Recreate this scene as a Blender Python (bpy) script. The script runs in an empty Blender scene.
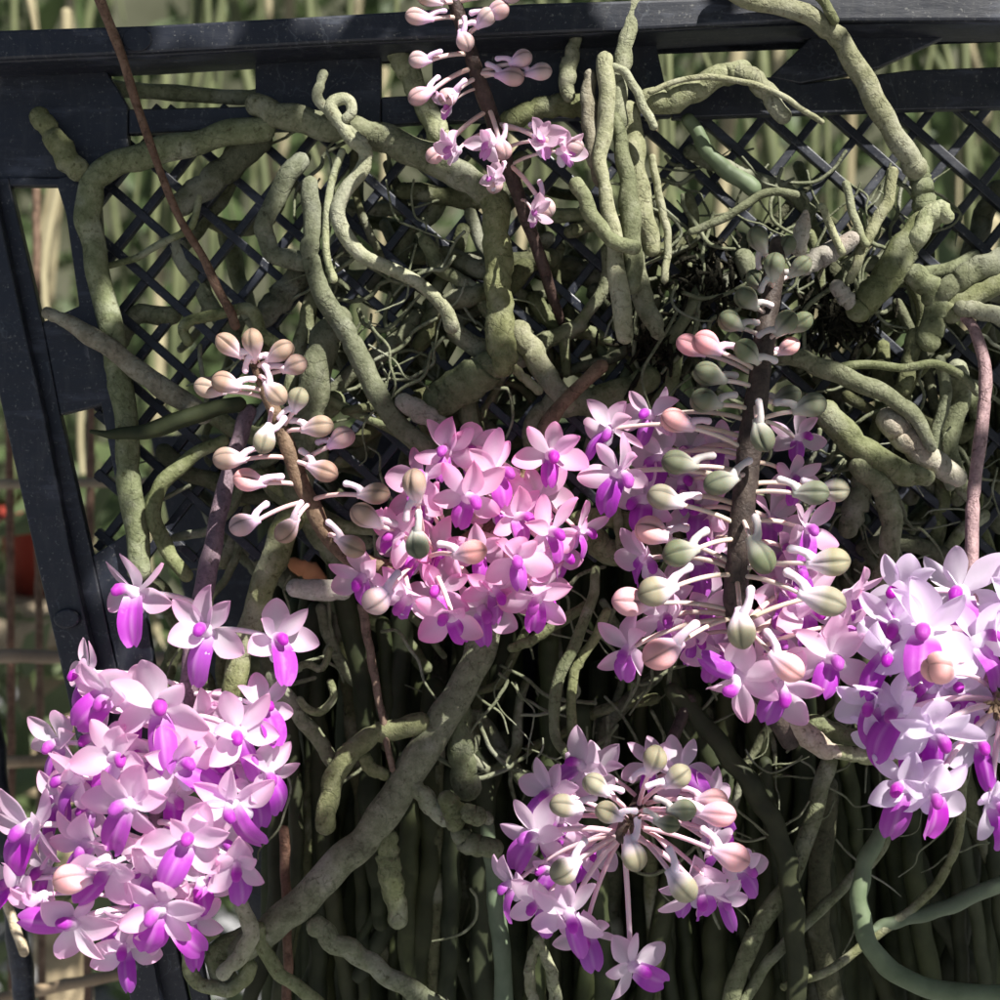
import bpy, math, random
import numpy as np
from mathutils import Matrix, Vector

RNG = random.Random(7)
NR = np.random.RandomState(11)
scene = bpy.context.scene
COL = scene.collection

# ------------------------------------------------------------------ camera frame
S = 0.00035                      # metres per unit (one unit = one photo pixel at the crate)
D = 1571.0                       # camera distance to the crate, in units
PITCH = math.radians(12)
CAM = np.array([0.0, 0.0, 1.30])
R_ = np.array([1.0, 0, 0])
F_ = np.array([0, math.cos(PITCH), -math.sin(PITCH)])
U_ = np.array([0, math.sin(PITCH), math.cos(PITCH)])


def P(x, y, d=0.0):
    k = (D - d) / D
    return CAM + S * ((x - 500) * k * R_ + (500 - y) * k * U_ + (D - d) * F_)


def V(dx, dy, dz=0.0):           # picture direction (y down, z to the viewer) as a world direction
    return dx * R_ - dy * U_ - dz * F_


def K(d):
    return S * (D - d) / D


def nrm(v):
    v = np.asarray(v, float)
    return v / (np.linalg.norm(v) + 1e-12)


# ------------------------------------------------------------------ node helpers
def new_mat(name):
    m = bpy.data.materials.new(name)
    m.use_nodes = True
    nt = m.node_tree
    nt.nodes.clear()
    out = nt.nodes.new('ShaderNodeOutputMaterial')
    return m, nt, out


def N(nt, t, **kw):
    n = nt.nodes.new(t)
    for k, v in kw.items():
        if k in ('inp',):
            for a, b in v.items():
                n.inputs[a].default_value = b
        else:
            setattr(n, k, v)
    return n


def L(nt, a, b):
    nt.links.new(a, b)


def ramp(nt, fac, stops):
    r = N(nt, 'ShaderNodeValToRGB')
    el = r.color_ramp.elements
    while len(el) < len(stops):
        el.new(0.5)
    for e, (p, c) in zip(el, stops):
        e.position = p
        e.color = (*c, 1) if len(c) == 3 else c
    L(nt, fac, r.inputs[0])
    return r.outputs[0]


def noise(nt, scale, detail=4, rough=0.55, vec=None):
    n = N(nt, 'ShaderNodeTexNoise', inp={'Scale': scale, 'Detail': detail, 'Roughness': rough})
    if vec is not None:
        L(nt, vec, n.inputs['Vector'])
    return n.outputs['Fac']


def mixc(nt, fac, a, b, mode='MIX'):
    m = N(nt, 'ShaderNodeMix', data_type='RGBA', blend_type=mode)
    for sock, v in ((m.inputs[0], fac), (m.inputs[6], a), (m.inputs[7], b)):
        if hasattr(v, 'is_linked'):
            L(nt, v, sock)
        elif isinstance(v, tuple):
            sock.default_value = (*v, 1)
        else:
            sock.default_value = v
    return m.outputs[2]


def jitter(nt, col, hue=0.02, val=0.2, sat=0.15):
    oi = N(nt, 'ShaderNodeObjectInfo')
    h = N(nt, 'ShaderNodeHueSaturation')

    def rng(src, lo, hi):
        r = N(nt, 'ShaderNodeMapRange', inp={'To Min': lo, 'To Max': hi})
        L(nt, src, r.inputs[0])
        return r.outputs[0]
    w1 = N(nt, 'ShaderNodeTexWhiteNoise', noise_dimensions='1D')
    L(nt, oi.outputs['Random'], w1.inputs['W'])
    sep = N(nt, 'ShaderNodeSeparateColor')
    L(nt, w1.outputs['Color'], sep.inputs[0])
    L(nt, rng(sep.outputs[0], 0.5 - hue, 0.5 + hue), h.inputs['Hue'])
    L(nt, rng(sep.outputs[1], 1 - sat, 1 + sat), h.inputs['Saturation'])
    L(nt, rng(sep.outputs[2], 1 - val, 1 + val * 0.6), h.inputs['Value'])
    L(nt, col, h.inputs['Color'])
    return h.outputs['Color']


def bump(nt, height, strength, dist):
    b = N(nt, 'ShaderNodeBump', inp={'Strength': strength, 'Distance': dist})
    L(nt, height, b.inputs['Height'])
    return b.outputs['Normal']


def objc(nt):
    return N(nt, 'ShaderNodeTexCoord').outputs['Object']


# ------------------------------------------------------------------ materials
def mat_petal(name, transl=0.62, rough=0.55, satj=0.15, vein=0.35):
    m, nt, out = new_mat(name)
    a = N(nt, 'ShaderNodeAttribute', attribute_name='pig')
    oc = objc(nt)
    mot = noise(nt, 160, 3, 0.5, oc)
    c = mixc(nt, 0.35, a.outputs['Color'], ramp(nt, mot, [(0.3, (0.88, 0.80, 0.90)), (0.7, (1, 1, 1))]), 'MULTIPLY')
    vn = N(nt, 'ShaderNodeTexWave', wave_type='BANDS', bands_direction='X', inp={'Scale': 330, 'Distortion': 3.5, 'Detail': 3, 'Detail Scale': 0.6})
    L(nt, oc, vn.inputs['Vector'])
    c = mixc(nt, vein, c, ramp(nt, vn.outputs['Fac'], [(0.1, (0.82, 0.64, 0.84)), (0.5, (1, 1, 1))]), 'MULTIPLY')
    c = jitter(nt, c, 0.012, 0.08, satj)
    p = N(nt, 'ShaderNodeBsdfPrincipled', inp={'Roughness': rough, 'Specular IOR Level': 0.35})
    p.inputs['Sheen Weight'].default_value = 0.15
    L(nt, c, p.inputs['Base Color'])
    w = N(nt, 'ShaderNodeTexWave', wave_type='BANDS', bands_direction='X', inp={'Scale': 260, 'Distortion': 2.5, 'Detail': 2})
    L(nt, oc, w.inputs['Vector'])
    cell_ = noise(nt, 2600, 2, 0.6, oc)
    ha = N(nt, 'ShaderNodeMath', operation='MULTIPLY_ADD', inp={1: 0.5})
    L(nt, cell_, ha.inputs[0])
    L(nt, w.outputs['Fac'], ha.inputs[2])
    L(nt, bump(nt, ha.outputs[0], 0.22, 0.0005), p.inputs['Normal'])
    t = N(nt, 'ShaderNodeBsdfTranslucent')
    L(nt, c, t.inputs['Color'])
    mx = N(nt, 'ShaderNodeMixShader', inp={0: transl})
    L(nt, p.outputs[0], mx.inputs[1])
    L(nt, t.outputs[0], mx.inputs[2])
    L(nt, mx.outputs[0], out.inputs[0])
    return m


def mat_bud():
    m, nt, out = new_mat('bud_skin')
    a = N(nt, 'ShaderNodeAttribute', attribute_name='pig')
    oc = objc(nt)
    n1 = noise(nt, 420, 4, 0.6, oc)
    c = mixc(nt, 0.5, a.outputs['Color'], ramp(nt, n1, [(0.3, (0.66, 0.64, 0.6)), (0.65, (1, 1, 1))]), 'MULTIPLY')
    c = jitter(nt, c, 0.012, 0.12)
    p = N(nt, 'ShaderNodeBsdfPrincipled', inp={'Roughness': 0.62, 'Specular IOR Level': 0.25, 'Subsurface Weight': 0.25, 'Subsurface Scale': 0.002})
    L(nt, c, p.inputs['Base Color'])
    L(nt, bump(nt, n1, 0.15, 0.0006), p.inputs['Normal'])
    L(nt, p.outputs[0], out.inputs[0])
    return m


def mat_root(name, c0, c1, c2, patch=(0.33, 0.335, 0.26), patch_amt=0.58, jit=0.24, rough=0.85):
    m, nt, out = new_mat(name)
    oc = N(nt, 'ShaderNodeNewGeometry').outputs['Position']
    big = noise(nt, 45, 3, 0.6, oc)
    mid = noise(nt, 230, 5, 0.65, oc)
    fine = noise(nt, 1100, 3, 0.6, oc)
    c = ramp(nt, mid, [(0.28, c0), (0.5, c1), (0.75, c2)])
    pm = ramp(nt, big, [(patch_amt - 0.05, (0, 0, 0)), (patch_amt + 0.09, (1, 1, 1))])
    pf = N(nt, 'ShaderNodeMath', operation='MULTIPLY', inp={1: 0.55})
    L(nt, pm, pf.inputs[0])
    c = mixc(nt, pf.outputs[0], c, patch)
    sp = ramp(nt, noise(nt, 520, 4, 0.6, oc), [(0.3, (0.3, 0.26, 0.19)), (0.42, (1, 1, 1))])
    c = mixc(nt, 0.75, c, sp, 'MULTIPLY')
    c = mixc(nt, 0.4, c, ramp(nt, fine, [(0.32, (0.5, 0.5, 0.45)), (0.66, (1.0, 1.0, 1.0))]), 'MULTIPLY')
    wz = N(nt, 'ShaderNodeTexNoise', inp={'Scale': 180, 'Detail': 4})
    L(nt, oc, wz.inputs['Vector'])
    wm = N(nt, 'ShaderNodeVectorMath', operation='MULTIPLY_ADD', inp={1: (0.012, 0.012, 0.012)})
    L(nt, wz.outputs['Color'], wm.inputs[0])
    L(nt, oc, wm.inputs[2])
    vo = N(nt, 'ShaderNodeTexVoronoi', feature='DISTANCE_TO_EDGE', inp={'Scale': 130})
    L(nt, wm.outputs[0], vo.inputs['Vector'])
    crack = ramp(nt, vo.outputs['Distance'], [(0.0, (0, 0, 0)), (0.07, (1, 1, 1))])
    cg = ramp(nt, noise(nt, 70, 2, 0.5, oc), [(0.42, (1, 1, 1)), (0.56, (0, 0, 0))])
    crk = mixc(nt, cg, crack, (1.0, 1.0, 1.0))
    c = mixc(nt, 0.28, c, crk, 'MULTIPLY')
    c = jitter(nt, c, 0.012, jit, 0.2)
    p = N(nt, 'ShaderNodeBsdfPrincipled', inp={'Roughness': rough, 'Specular IOR Level': 0.2})
    L(nt, c, p.inputs['Base Color'])
    h = N(nt, 'ShaderNodeMath', operation='ADD')
    L(nt, mid, h.inputs[0])
    hf = N(nt, 'ShaderNodeMath', operation='MULTIPLY', inp={1: 0.5})
    L(nt, fine, hf.inputs[0])
    L(nt, hf.outputs[0], h.inputs[1])
    h2 = N(nt, 'ShaderNodeMath', operation='ADD')
    L(nt, h.outputs[0], h2.inputs[0])
    cb_ = N(nt, 'ShaderNodeMath', operation='MULTIPLY', inp={1: 0.3})
    L(nt, crk, cb_.inputs[0])
    L(nt, cb_.outputs[0], h2.inputs[1])
    L(nt, bump(nt, h2.outputs[0], 0.55, 0.0012), p.inputs['Normal'])
    L(nt, p.outputs[0], out.inputs[0])
    return m


def mat_plain(name, c0, c1, scale=200, rough=0.6, spec=0.3, bs=0.3, bd=0.001, jit=0.15, transl=0.0):
    m, nt, out = new_mat(name)
    oc = N(nt, 'ShaderNodeNewGeometry').outputs['Position']
    n1 = noise(nt, scale, 5, 0.6, oc)
    c = jitter(nt, ramp(nt, n1, [(0.3, c0), (0.7, c1)]), 0.015, jit)
    p = N(nt, 'ShaderNodeBsdfPrincipled', inp={'Roughness': rough, 'Specular IOR Level': spec})
    L(nt, c, p.inputs['Base Color'])
    L(nt, bump(nt, n1, bs, bd), p.inputs['Normal'])
    if transl:
        t = N(nt, 'ShaderNodeBsdfTranslucent')
        L(nt, c, t.inputs[0])
        mx = N(nt, 'ShaderNodeMixShader', inp={0: transl})
        L(nt, p.outputs[0], mx.inputs[1])
        L(nt, t.outputs[0], mx.inputs[2])
        L(nt, mx.outputs[0], out.inputs[0])
    else:
        L(nt, p.outputs[0], out.inputs[0])
    return m


def mat_plastic():
    m, nt, out = new_mat('weathered_black_plastic')
    oc = N(nt, 'ShaderNodeNewGeometry').outputs['Position']
    st = N(nt, 'ShaderNodeMapping', inp={'Scale': (0.35, 1, 1.6)})
    L(nt, oc, st.inputs[0])
    n1 = noise(nt, 60, 7, 0.68, st.outputs[0])
    dust = ramp(nt, n1, [(0.54, (0, 0, 0)), (0.74, (0.8, 0.8, 0.8))])
    v = N(nt, 'ShaderNodeTexVoronoi', feature='DISTANCE_TO_EDGE', inp={'Scale': 42})
    wob = N(nt, 'ShaderNodeTexNoise', inp={'Scale': 50, 'Detail': 4})
    L(nt, oc, wob.inputs['Vector'])
    wv = N(nt, 'ShaderNodeVectorMath', operation='MULTIPLY_ADD', inp={1: (0.04, 0.04, 0.04)})
    L(nt, wob.outputs['Color'], wv.inputs[0])
    L(nt, oc, wv.inputs[2])
    L(nt, wv.outputs[0], v.inputs['Vector'])
    scr = ramp(nt, v.outputs['Distance'], [(0.0, (1, 1, 1)), (0.018, (0, 0, 0))])
    gate = ramp(nt, noise(nt, 24, 3, 0.5, oc), [(0.53, (0, 0, 0)), (0.6, (1, 1, 1))])
    scr = mixc(nt, 1.0, scr, gate, 'MULTIPLY')
    c = mixc(nt, dust, (0.009, 0.011, 0.018), (0.07, 0.08, 0.11))
    c = mixc(nt, scr, c, (0.035, 0.04, 0.05))
    st2 = N(nt, 'ShaderNodeMapping', inp={'Scale': (1.0, 1.0, 0.12)})
    L(nt, oc, st2.inputs[0])
    drip = ramp(nt, noise(nt, 260, 5, 0.65, st2.outputs[0]), [(0.52, (0, 0, 0)), (0.75, (0.22, 0.22, 0.22))])
    c = mixc(nt, drip, c, (0.085, 0.085, 0.08))
    sp = ramp(nt, noise(nt, 700, 4, 0.7, oc), [(0.6, (0, 0, 0)), (0.7, (1, 1, 1))])
    c = mixc(nt, sp, c, (0.11, 0.11, 0.105))
    p = N(nt, 'ShaderNodeBsdfPrincipled', inp={'Specular IOR Level': 0.45})
    L(nt, c, p.inputs['Base Color'])
    L(nt, ramp(nt, n1, [(0.3, (0.33,) * 3), (0.7, (0.6,) * 3)]), p.inputs['Roughness'])
    L(nt, bump(nt, n1, 0.25, 0.0012), p.inputs['Normal'])
    L(nt, p.outputs[0], out.inputs[0])
    return m


PETAL = mat_petal('petal_tissue')
LIPM = mat_petal('lip_tissue', 0.42, 0.4, 0.08, 0.75)
BUD = mat_bud()
M = {
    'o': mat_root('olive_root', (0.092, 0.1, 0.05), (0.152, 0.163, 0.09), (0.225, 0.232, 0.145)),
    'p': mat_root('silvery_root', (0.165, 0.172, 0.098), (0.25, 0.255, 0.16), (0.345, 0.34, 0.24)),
    'b': mat_root('brown_grey_root', (0.10, 0.085, 0.06), (0.2, 0.175, 0.125), (0.31, 0.28, 0.22)),
    'w': mat_root('pale_root_tip', (0.27, 0.255, 0.2), (0.36, 0.335, 0.28), (0.45, 0.41, 0.36), (0.36, 0.27, 0.22)),
    't': mat_root('tan_root', (0.35, 0.27, 0.17), (0.5, 0.42, 0.31), (0.63, 0.56, 0.46), (0.4, 0.28, 0.17)),
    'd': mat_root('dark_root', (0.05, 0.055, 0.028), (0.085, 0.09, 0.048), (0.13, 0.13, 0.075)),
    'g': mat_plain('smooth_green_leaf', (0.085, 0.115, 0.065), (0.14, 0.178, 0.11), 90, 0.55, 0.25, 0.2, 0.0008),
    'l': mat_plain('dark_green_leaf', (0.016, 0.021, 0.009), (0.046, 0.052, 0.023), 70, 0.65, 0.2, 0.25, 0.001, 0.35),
    'stem_brown': mat_root('brown_stalk', (0.085, 0.05, 0.035), (0.15, 0.092, 0.065), (0.24, 0.16, 0.115), (0.2, 0.14, 0.1), 0.7, 0.05, 0.6),
    'stem_dark': mat_root('dark_stalk', (0.03, 0.02, 0.018), (0.055, 0.037, 0.032), (0.10, 0.07, 0.055), (0.1, 0.09, 0.05), 0.7, 0.05, 0.55),
    'stem_purple': mat_root('purple_stalk', (0.10, 0.065, 0.085), (0.165, 0.11, 0.135), (0.25, 0.17, 0.19), (0.3, 0.2, 0.2), 0.68, 0.05, 0.55),
    'stem_pink': mat_root('pinkish_stalk', (0.2, 0.12, 0.125), (0.3, 0.19, 0.19), (0.42, 0.29, 0.28), (0.3, 0.2, 0.15), 0.7, 0.05, 0.55),
    'moss': mat_plain('black_fibre', (0.008, 0.008, 0.006), (0.035, 0.032, 0.02), 500, 0.95, 0.1, 1.0, 0.004),
    'plastic': mat_plastic(),
    'bamboo': mat_plain('bamboo_skin', (0.16, 0.12, 0.075), (0.3, 0.24, 0.16), 60, 0.6, 0.3, 0.3, 0.001),
    'strand': mat_plain('sunlit_strand', (0.055, 0.07, 0.028), (0.18, 0.195, 0.09), 14, 0.6, 0.3, 0.2, 0.001, 0.2, 0.2),
    'straw': mat_plain('dry_strand', (0.16, 0.13, 0.08), (0.34, 0.3, 0.2), 14, 0.7, 0.2, 0.2, 0.001, 0.2),
    'foliage': mat_plain('broad_foliage', (0.05, 0.085, 0.025), (0.12, 0.17, 0.055), 9, 0.5, 0.35, 0.1, 0.001, 0.3, 0.3),
    'concrete': mat_plain('pale_concrete', (0.17, 0.17, 0.175), (0.26, 0.26, 0.265), 9, 0.9, 0.2, 0.3, 0.003, 0.02),
    'wall': mat_plain('olive_backdrop', (0.04, 0.045, 0.02), (0.14, 0.14, 0.09), 3, 0.9, 0.2, 0.2, 0.003, 0.02),  # backdrop colour, darkened to stand in for a hedge
    'red': mat_plain('red_plastic', (0.15, 0.016, 0.014), (0.22, 0.025, 0.02), 20, 0.4, 0.4, 0.05, 0.001, 0.02),
    'terra': mat_plain('orange_clay', (0.5, 0.17, 0.07), (0.6, 0.24, 0.1), 60, 0.8, 0.2, 0.3, 0.001, 0.02),
}


# ------------------------------------------------------------------ mesh helpers
def mesh_data(name, verts, faces, mat, cols=None, smooth=True):
    me = bpy.data.meshes.new(name)
    verts = np.asarray(verts, float)
    me.from_pydata(verts.tolist(), [], faces)
    me.materials.append(mat)
    if smooth:
        me.shade_smooth()
    if cols is not None:
        at = me.color_attributes.new('pig', 'FLOAT_COLOR', 'POINT')
        c4 = np.ones((len(verts), 4), np.float32)
        c4[:, :3] = cols
        at.data.foreach_set('color', c4.ravel())
    me.update()
    return me


def link(name, me, parent=None, mb=None):
    o = bpy.data.objects.new(name, me)
    COL.objects.link(o)
    if parent is not None:
        o.parent = parent
    if mb is not None:
        o.matrix_basis = mb
    return o


def tag(o, label=None, cat=None, group=None, kind=None):
    if label:
        o['label'] = label
    if cat:
        o['category'] = cat
    if group:
        o['group'] = group
    if kind:
        o['kind'] = kind
    return o


def mat4(loc, x, y, z, sc=1.0):
    m = Matrix.Identity(4)
    for i in range(3):
        m[i][0] = x[i] * sc
        m[i][1] = y[i] * sc
        m[i][2] = z[i] * sc
        m[i][3] = loc[i]
    return m


def xform(m, pts):
    a = np.array(m)
    return np.asarray(pts) @ a[:3, :3].T + a[:3, 3]


def catmull(pts, per):
    pts = np.asarray(pts, float)
    if len(pts) == 2:
        t = np.linspace(0, 1, per + 1)[:, None]
        return pts[0] * (1 - t) + pts[1] * t
    p = np.vstack([2 * pts[0] - pts[1], pts, 2 * pts[-1] - pts[-2]])
    out = []
    for i in range(1, len(p) - 2):
        p0, p1, p2, p3 = p[i - 1], p[i], p[i + 1], p[i + 2]
        for t in np.linspace(0, 1, per, endpoint=False):
            out.append(0.5 * ((2 * p1) + (p2 - p0) * t + (2 * p0 - 5 * p1 + 4 * p2 - p3) * t * t + (3 * p1 - p0 - 3 * p2 + p3) * t ** 3))
    out.append(p[-2])
    return np.array(out)


def tube(path, rad, sides=10, flat=1.0, lump=0.0, cap=True, seed=0):
    """verts, faces of a tube along world points with a radius per point and rounded ends"""
    path = np.asarray(path, float)
    rad = np.asarray(rad, float)
    n = len(path)
    if cap:
        d0 = nrm(path[0] - path[1]); d1 = nrm(path[-1] - path[-2])
        pre = [path[0] + d0 * rad[0] * s for s in (0.95, 0.7, 0.38)]
        post = [path[-1] + d1 * rad[-1] * s for s in (0.38, 0.7, 0.95)]
        path = np.vstack([pre, path, post])
        rad = np.concatenate([rad[0] * np.array([0.25, 0.68, 0.93]), rad, rad[-1] * np.array([0.93, 0.68, 0.25])])
        n = len(path)
    tan = np.gradient(path, axis=0)
    tan /= np.linalg.norm(tan, axis=1)[:, None] + 1e-12
    nv = nrm(np.cross(tan[0], [0.3, 0.9, 0.2]))
    rs = np.random.RandomState(seed + 1)
    ph = rs.rand(4) * 6.28
    verts = []
    ang = np.arange(sides) / sides * 2 * math.pi
    for i in range(n):
        nv = nrm(nv - tan[i] * np.dot(nv, tan[i]))
        bv = np.cross(tan[i], nv)
        rr = rad[i] * np.ones(sides)
        if lump:
            rr = rr * (1 + lump * (0.6 * np.sin(2 * ang + ph[0] + i * 0.21) + 0.5 * np.sin(3 * ang + ph[1] - i * 0.33) + 0.5 * math.sin(i * 0.47 + ph[2])))
        verts.append(path[i] + (np.cos(ang) * rr)[:, None] * nv + (np.sin(ang) * rr * flat)[:, None] * bv)
    verts = np.vstack(verts)
    faces = []
    for i in range(n - 1):
        for j in range(sides):
            a = i * sides + j; b = i * sides + (j + 1) % sides
            faces.append((a, b, b + sides, a + sides))
    faces.append(tuple(range(sides - 1, -1, -1)))
    faces.append(tuple(range((n - 1) * sides, n * sides)))
    return verts, faces


class MB:
    def __init__(self):
        self.v = []; self.f = []; self.n = 0

    def add(self, vf):
        v, f = vf
        self.v.append(np.asarray(v))
        self.f += [tuple(i + self.n for i in q) for q in f]
        self.n += len(v)

    def build(self, name, mat, parent=None, base=None, smooth=True):
        v = np.vstack(self.v)
        if base is not None:
            v = v - base
        o = link(name, mesh_data(name, v, self.f, mat, smooth=smooth), parent)
        if base is not None and parent is None:
            o.location = base
        return o


def prism(poly, df, db):
    """photo polygon at depth df, thickened straight back to db"""
    fr = np.array([P(x, y, df) for x, y in poly])
    bk = fr + V(0, 0, -(df - db)) * S
    n = len(poly)
    a = sum(poly[i][0] * poly[(i + 1) % n][1] - poly[(i + 1) % n][0] * poly[i][1] for i in range(n))
    faces = [tuple(range(n)), tuple(range(2 * n - 1, n - 1, -1))] + [(i, n + i, n + (i + 1) % n, (i + 1) % n) for i in range(n)]
    if a > 0:
        faces = [tuple(reversed(q)) for q in faces]
    return np.vstack([fr, bk]), faces


# ------------------------------------------------------------------ crate
crate = tag(link('plastic_crate', None), 'weathered black plastic crate with latticed side carrying all the orchid roots', 'crate')
CB = P(100, 300, -40)
crate.location = CB


def crate_part(name, polys, bevel=2.2):
    mb = MB()
    for poly, df, db in polys:
        mb.add(prism(poly, df, db))
    o = mb.build(name, M['plastic'], crate, CB, smooth=False)
    b = o.modifiers.new('edge', 'BEVEL')
    b.width = bevel * S
    b.segments = 2
    b.limit_method = 'ANGLE'
    return o


# rim: front lip and the ledge behind it
rim = [([(-160, 35), (150, 25), (350, 14), (530, 3), (1180, -16), (1180, 20), (800, 21), (650, 29), (350, 42), (150, 53), (-160, 67)], 50, 42)]
rim.append(([(-160, 62), (150, 50), (350, 39.5), (650, 26), (800, 18), (1180, 14), (1180, 22), (800, 24), (650, 32), (350, 45), (150, 57), (-160, 70)], 41.8, -24))
crate_part('rim', rim, 3)
# disc moulded on the rim
ang = np.linspace(0, 2 * math.pi, 28, endpoint=False)
crate_part('moulding_mark', [([(137 + 14.5 * math.cos(t), 39 + 12.5 * math.sin(t)) for t in ang], 51.6, 49.5)], 0.8)
# upper wall below the rim with its windows
wall = [
    ([(-160, 64), (100, 60), (128, 106), (128, 168), (70, 178), (-160, 182)], -6, -20),
    ([(128.2, 109), (255, 106), (255, 128), (128.2, 134)], -8, -20),
    ([(255.2, 50), (381, 44), (381, 128), (255.2, 130)], -6, -20),
    ([(381.2, 97), (432, 94), (432, 122), (381.2, 126)], -8, -20),
    ([(432.2, 42), (654, 34), (672, 116), (432.2, 122)], -6, -20),
    ([(672.2, 84), (782, 76), (800, 84), (910, 70), (1180, 60), (1180, 103), (900, 110), (672.2, 118)], -8, -22),
    ([(826, 22), (985, 18), (930, 44), (878, 68), (800, 83.5), (770, 77), (800, 48)], -6, -20),
]
crate_part('upper_wall', wall, 1.5)
# corner post with two openings and a raised flange
post = [
    ([(-30, 182), (8, 177), (42, 322), (60, 415), (92, 556), (190, 1010), (200, 1040), (150, 1040), (38, 560), (2, 400), (-24, 260)], 0, -14),
    ([(8.2, 177), (58, 178), (75, 172), (98, 180), (108, 320), (132, 520), (150, 640), (215, 1040), (200.2, 1040), (92.2, 556), (127, 533), (119, 500), (101, 405), (60.2, 415), (42.2, 322), (79, 306), (66, 215), (57, 186), (9, 186)], -1, -14),
]
crate_part('corner_post', post, 1.5)
crate_part('post_flange', [([(-34, 176), (-10, 172), (18, 300), (45, 420), (70, 550), (112, 740), (168, 1040), (138, 1040), (66, 690), (36, 560), (0, 400), (-26, 262)], 16, 0.4)], 2)
crate_part('moulding_boss', [([(66 + 13 * math.cos(t), 619 + 10 * math.sin(t)) for t in ang], 24, 15)], 2)
# lattice
crate_part('base_panel', [([(150, 436), (1200, 400), (1200, 1150), (300, 1150)], -430, -440)], 1)
lat = MB()
u = np.array([32.0, 28.4]); w = np.array([-27.6, 35.0]); o0 = np.array([738.0, 149.0])


def clip_seg(a, b):
    x0, x1, y0, y1 = 96, 1150, 106, 560
    t0, t1 = 0.0, 1.0
    dx, dy = b[0] - a[0], b[1] - a[1]
    for p, q in ((-dx, a[0] - x0), (dx, x1 - a[0]), (-dy, a[1] - y0), (dy, y1 - a[1])):
        if abs(p) < 1e-9:
            if q < 0:
                return None
        else:
            r = q / p
            if p < 0:
                t0 = max(t0, r)
            else:
                t1 = min(t1, r)
    return (a + (b - a) * t0, a + (b - a) * t1) if t0 < t1 else None


for k in range(-40, 41):
    for base, dr, wd, df in ((o0 + w * k, u, 4.4, -31), (o0 + u * k, w, 4.2, -33.5)):
        s_ = clip_seg(base - dr * 60, base + dr * 60)
        if s_ is None:
            continue
        a, b = s_
        nn = np.array([-(b - a)[1], (b - a)[0]]); nn = nn / np.linalg.norm(nn) * wd
        lat.add(prism([tuple(a + nn), tuple(b + nn), tuple(b - nn), tuple(a - nn)], df, df - 11))
lo = lat.build('lattice', M['plastic'], crate, CB, smooth=False)
bv = lo.modifiers.new('edge', 'BEVEL'); bv.width = 1.2 * S; bv.segments = 2; bv.limit_method = 'ANGLE'

# ------------------------------------------------------------------ roots
SEED = [0]


def root_mesh(pts, r, d, mat, seg=(), lump=0.045, sides=12, flat=1.0, wob=0.9, per=None):
    """pts: photo points; r: radius in px (one, a pair, or one per point); d: depth likewise"""
    SEED[0] += 1
    n = len(pts)

    def spread(v):
        if isinstance(v, (int, float)):
            return [v] * n
        if len(v) == n:
            return list(v)
        return list(np.interp(np.linspace(0, 1, n), np.linspace(0, 1, len(v)), v))
    rr, dd = spread(r), spread(d)
    world = np.array([P(x, y, z) for (x, y), z in zip(pts, dd)])
    length = np.sum(np.linalg.norm(np.diff(world, axis=0), axis=1)) / S
    per = per or max(4, int(length / max(n - 1, 1) / 5))
    path = catmull(world, per)
    t = np.linspace(0, 1, len(path))
    rad = np.interp(t, np.linspace(0, 1, n), [a * K(z) for a, z in zip(rr, dd)])
    rs = np.random.RandomState(SEED[0])
    for _ in range(3):
        f = rs.uniform(2, 9) * max(1, length / 250); rad = rad * (1 + 0.022 * np.sin(t * f * 6.28 + rs.rand() * 6.28))
    for s0 in seg:
        rad = rad * (1 - 0.2 * np.exp(-((t - s0) * length / 3.5) ** 2)) * (1 + 0.07 * np.exp(-((t - s0) * length / 11) ** 2))
    mid = float(np.mean(rr))
    if wob:
        for ax in range(3):
            f = rs.uniform(2, 5) * max(1, length / 200)
            path[:, ax] += wob * S * np.sin(t * f * 6.28 + rs.rand() * 6.28) * min(1.5, mid / 8)
    return tube(path, rad, sides, flat, lump, True, SEED[0])


def root(name, label, mat, pts, r, d=10, seg=(), cat='root', group='orchid roots on the crate', **kw):
    pts = [(pts[i], pts[i + 1]) for i in range(0, len(pts), 2)]
    if mat in 'wt':
        kw.setdefault('lump', 0.015)
    if cat == 'root' and mat in 'opd':
        kw.setdefault('flat', RNG.uniform(0.78, 1.0))
        if not seg and len(pts) > 4 and RNG.random() < 0.35:
            seg = tuple(RNG.uniform(0.1, 0.92) for _ in range(RNG.choice((1, 2, 3))))
    v, f = root_mesh(pts, r, d, mat, seg, **kw)
    base = v[:12].mean(axis=0)
    o = link(name, mesh_data(name, v - base, f, M[mat]))
    o.location = base
    return tag(o, label, cat, group)


A = 'aerial_root'
R = root
# --- corner and upper band
R(A, 'thick grey-green root arching from the rim corner down beside the crate post', 'o', [262, 128, 210, 138, 159, 152, 118, 163, 93, 182, 88, 215, 94, 250, 104, 300, 117, 360, 125, 420, 132, 500, 140, 570], (13, 13, 12, 12), (6, 14), (0.75, 0.87))
R(A, 'short stubby root in two joints with a pinkish-brown tip below the rim corner', 'o', [40, 117, 50, 132, 62, 150, 76, 170], (11, 11, 13, 12), 12, (0.36,))
R(A, 'green root running level behind the first opening under the rim', 'o', [96, 84, 150, 92, 245, 97, 270, 96], 8, -34)
R(A, 'fat horizontal root pushing out below the rim beside the curled tip', 'o', [256, 106, 290, 118, 336, 127, 375, 136, 412, 150, 455, 172, 486, 192], (12, 15, 15, 16, 14), (12, 24), (0.35,))
R(A, 'knobbly root hanging straight down over the lattice in swollen joints', 'o', [492, 186, 496, 215, 498, 262, 499, 300, 502, 345, 505, 366], (12, 15, 14, 14, 16, 11), (26, 34), (0.28, 0.45, 0.66, 0.85), flat=0.8)
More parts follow.
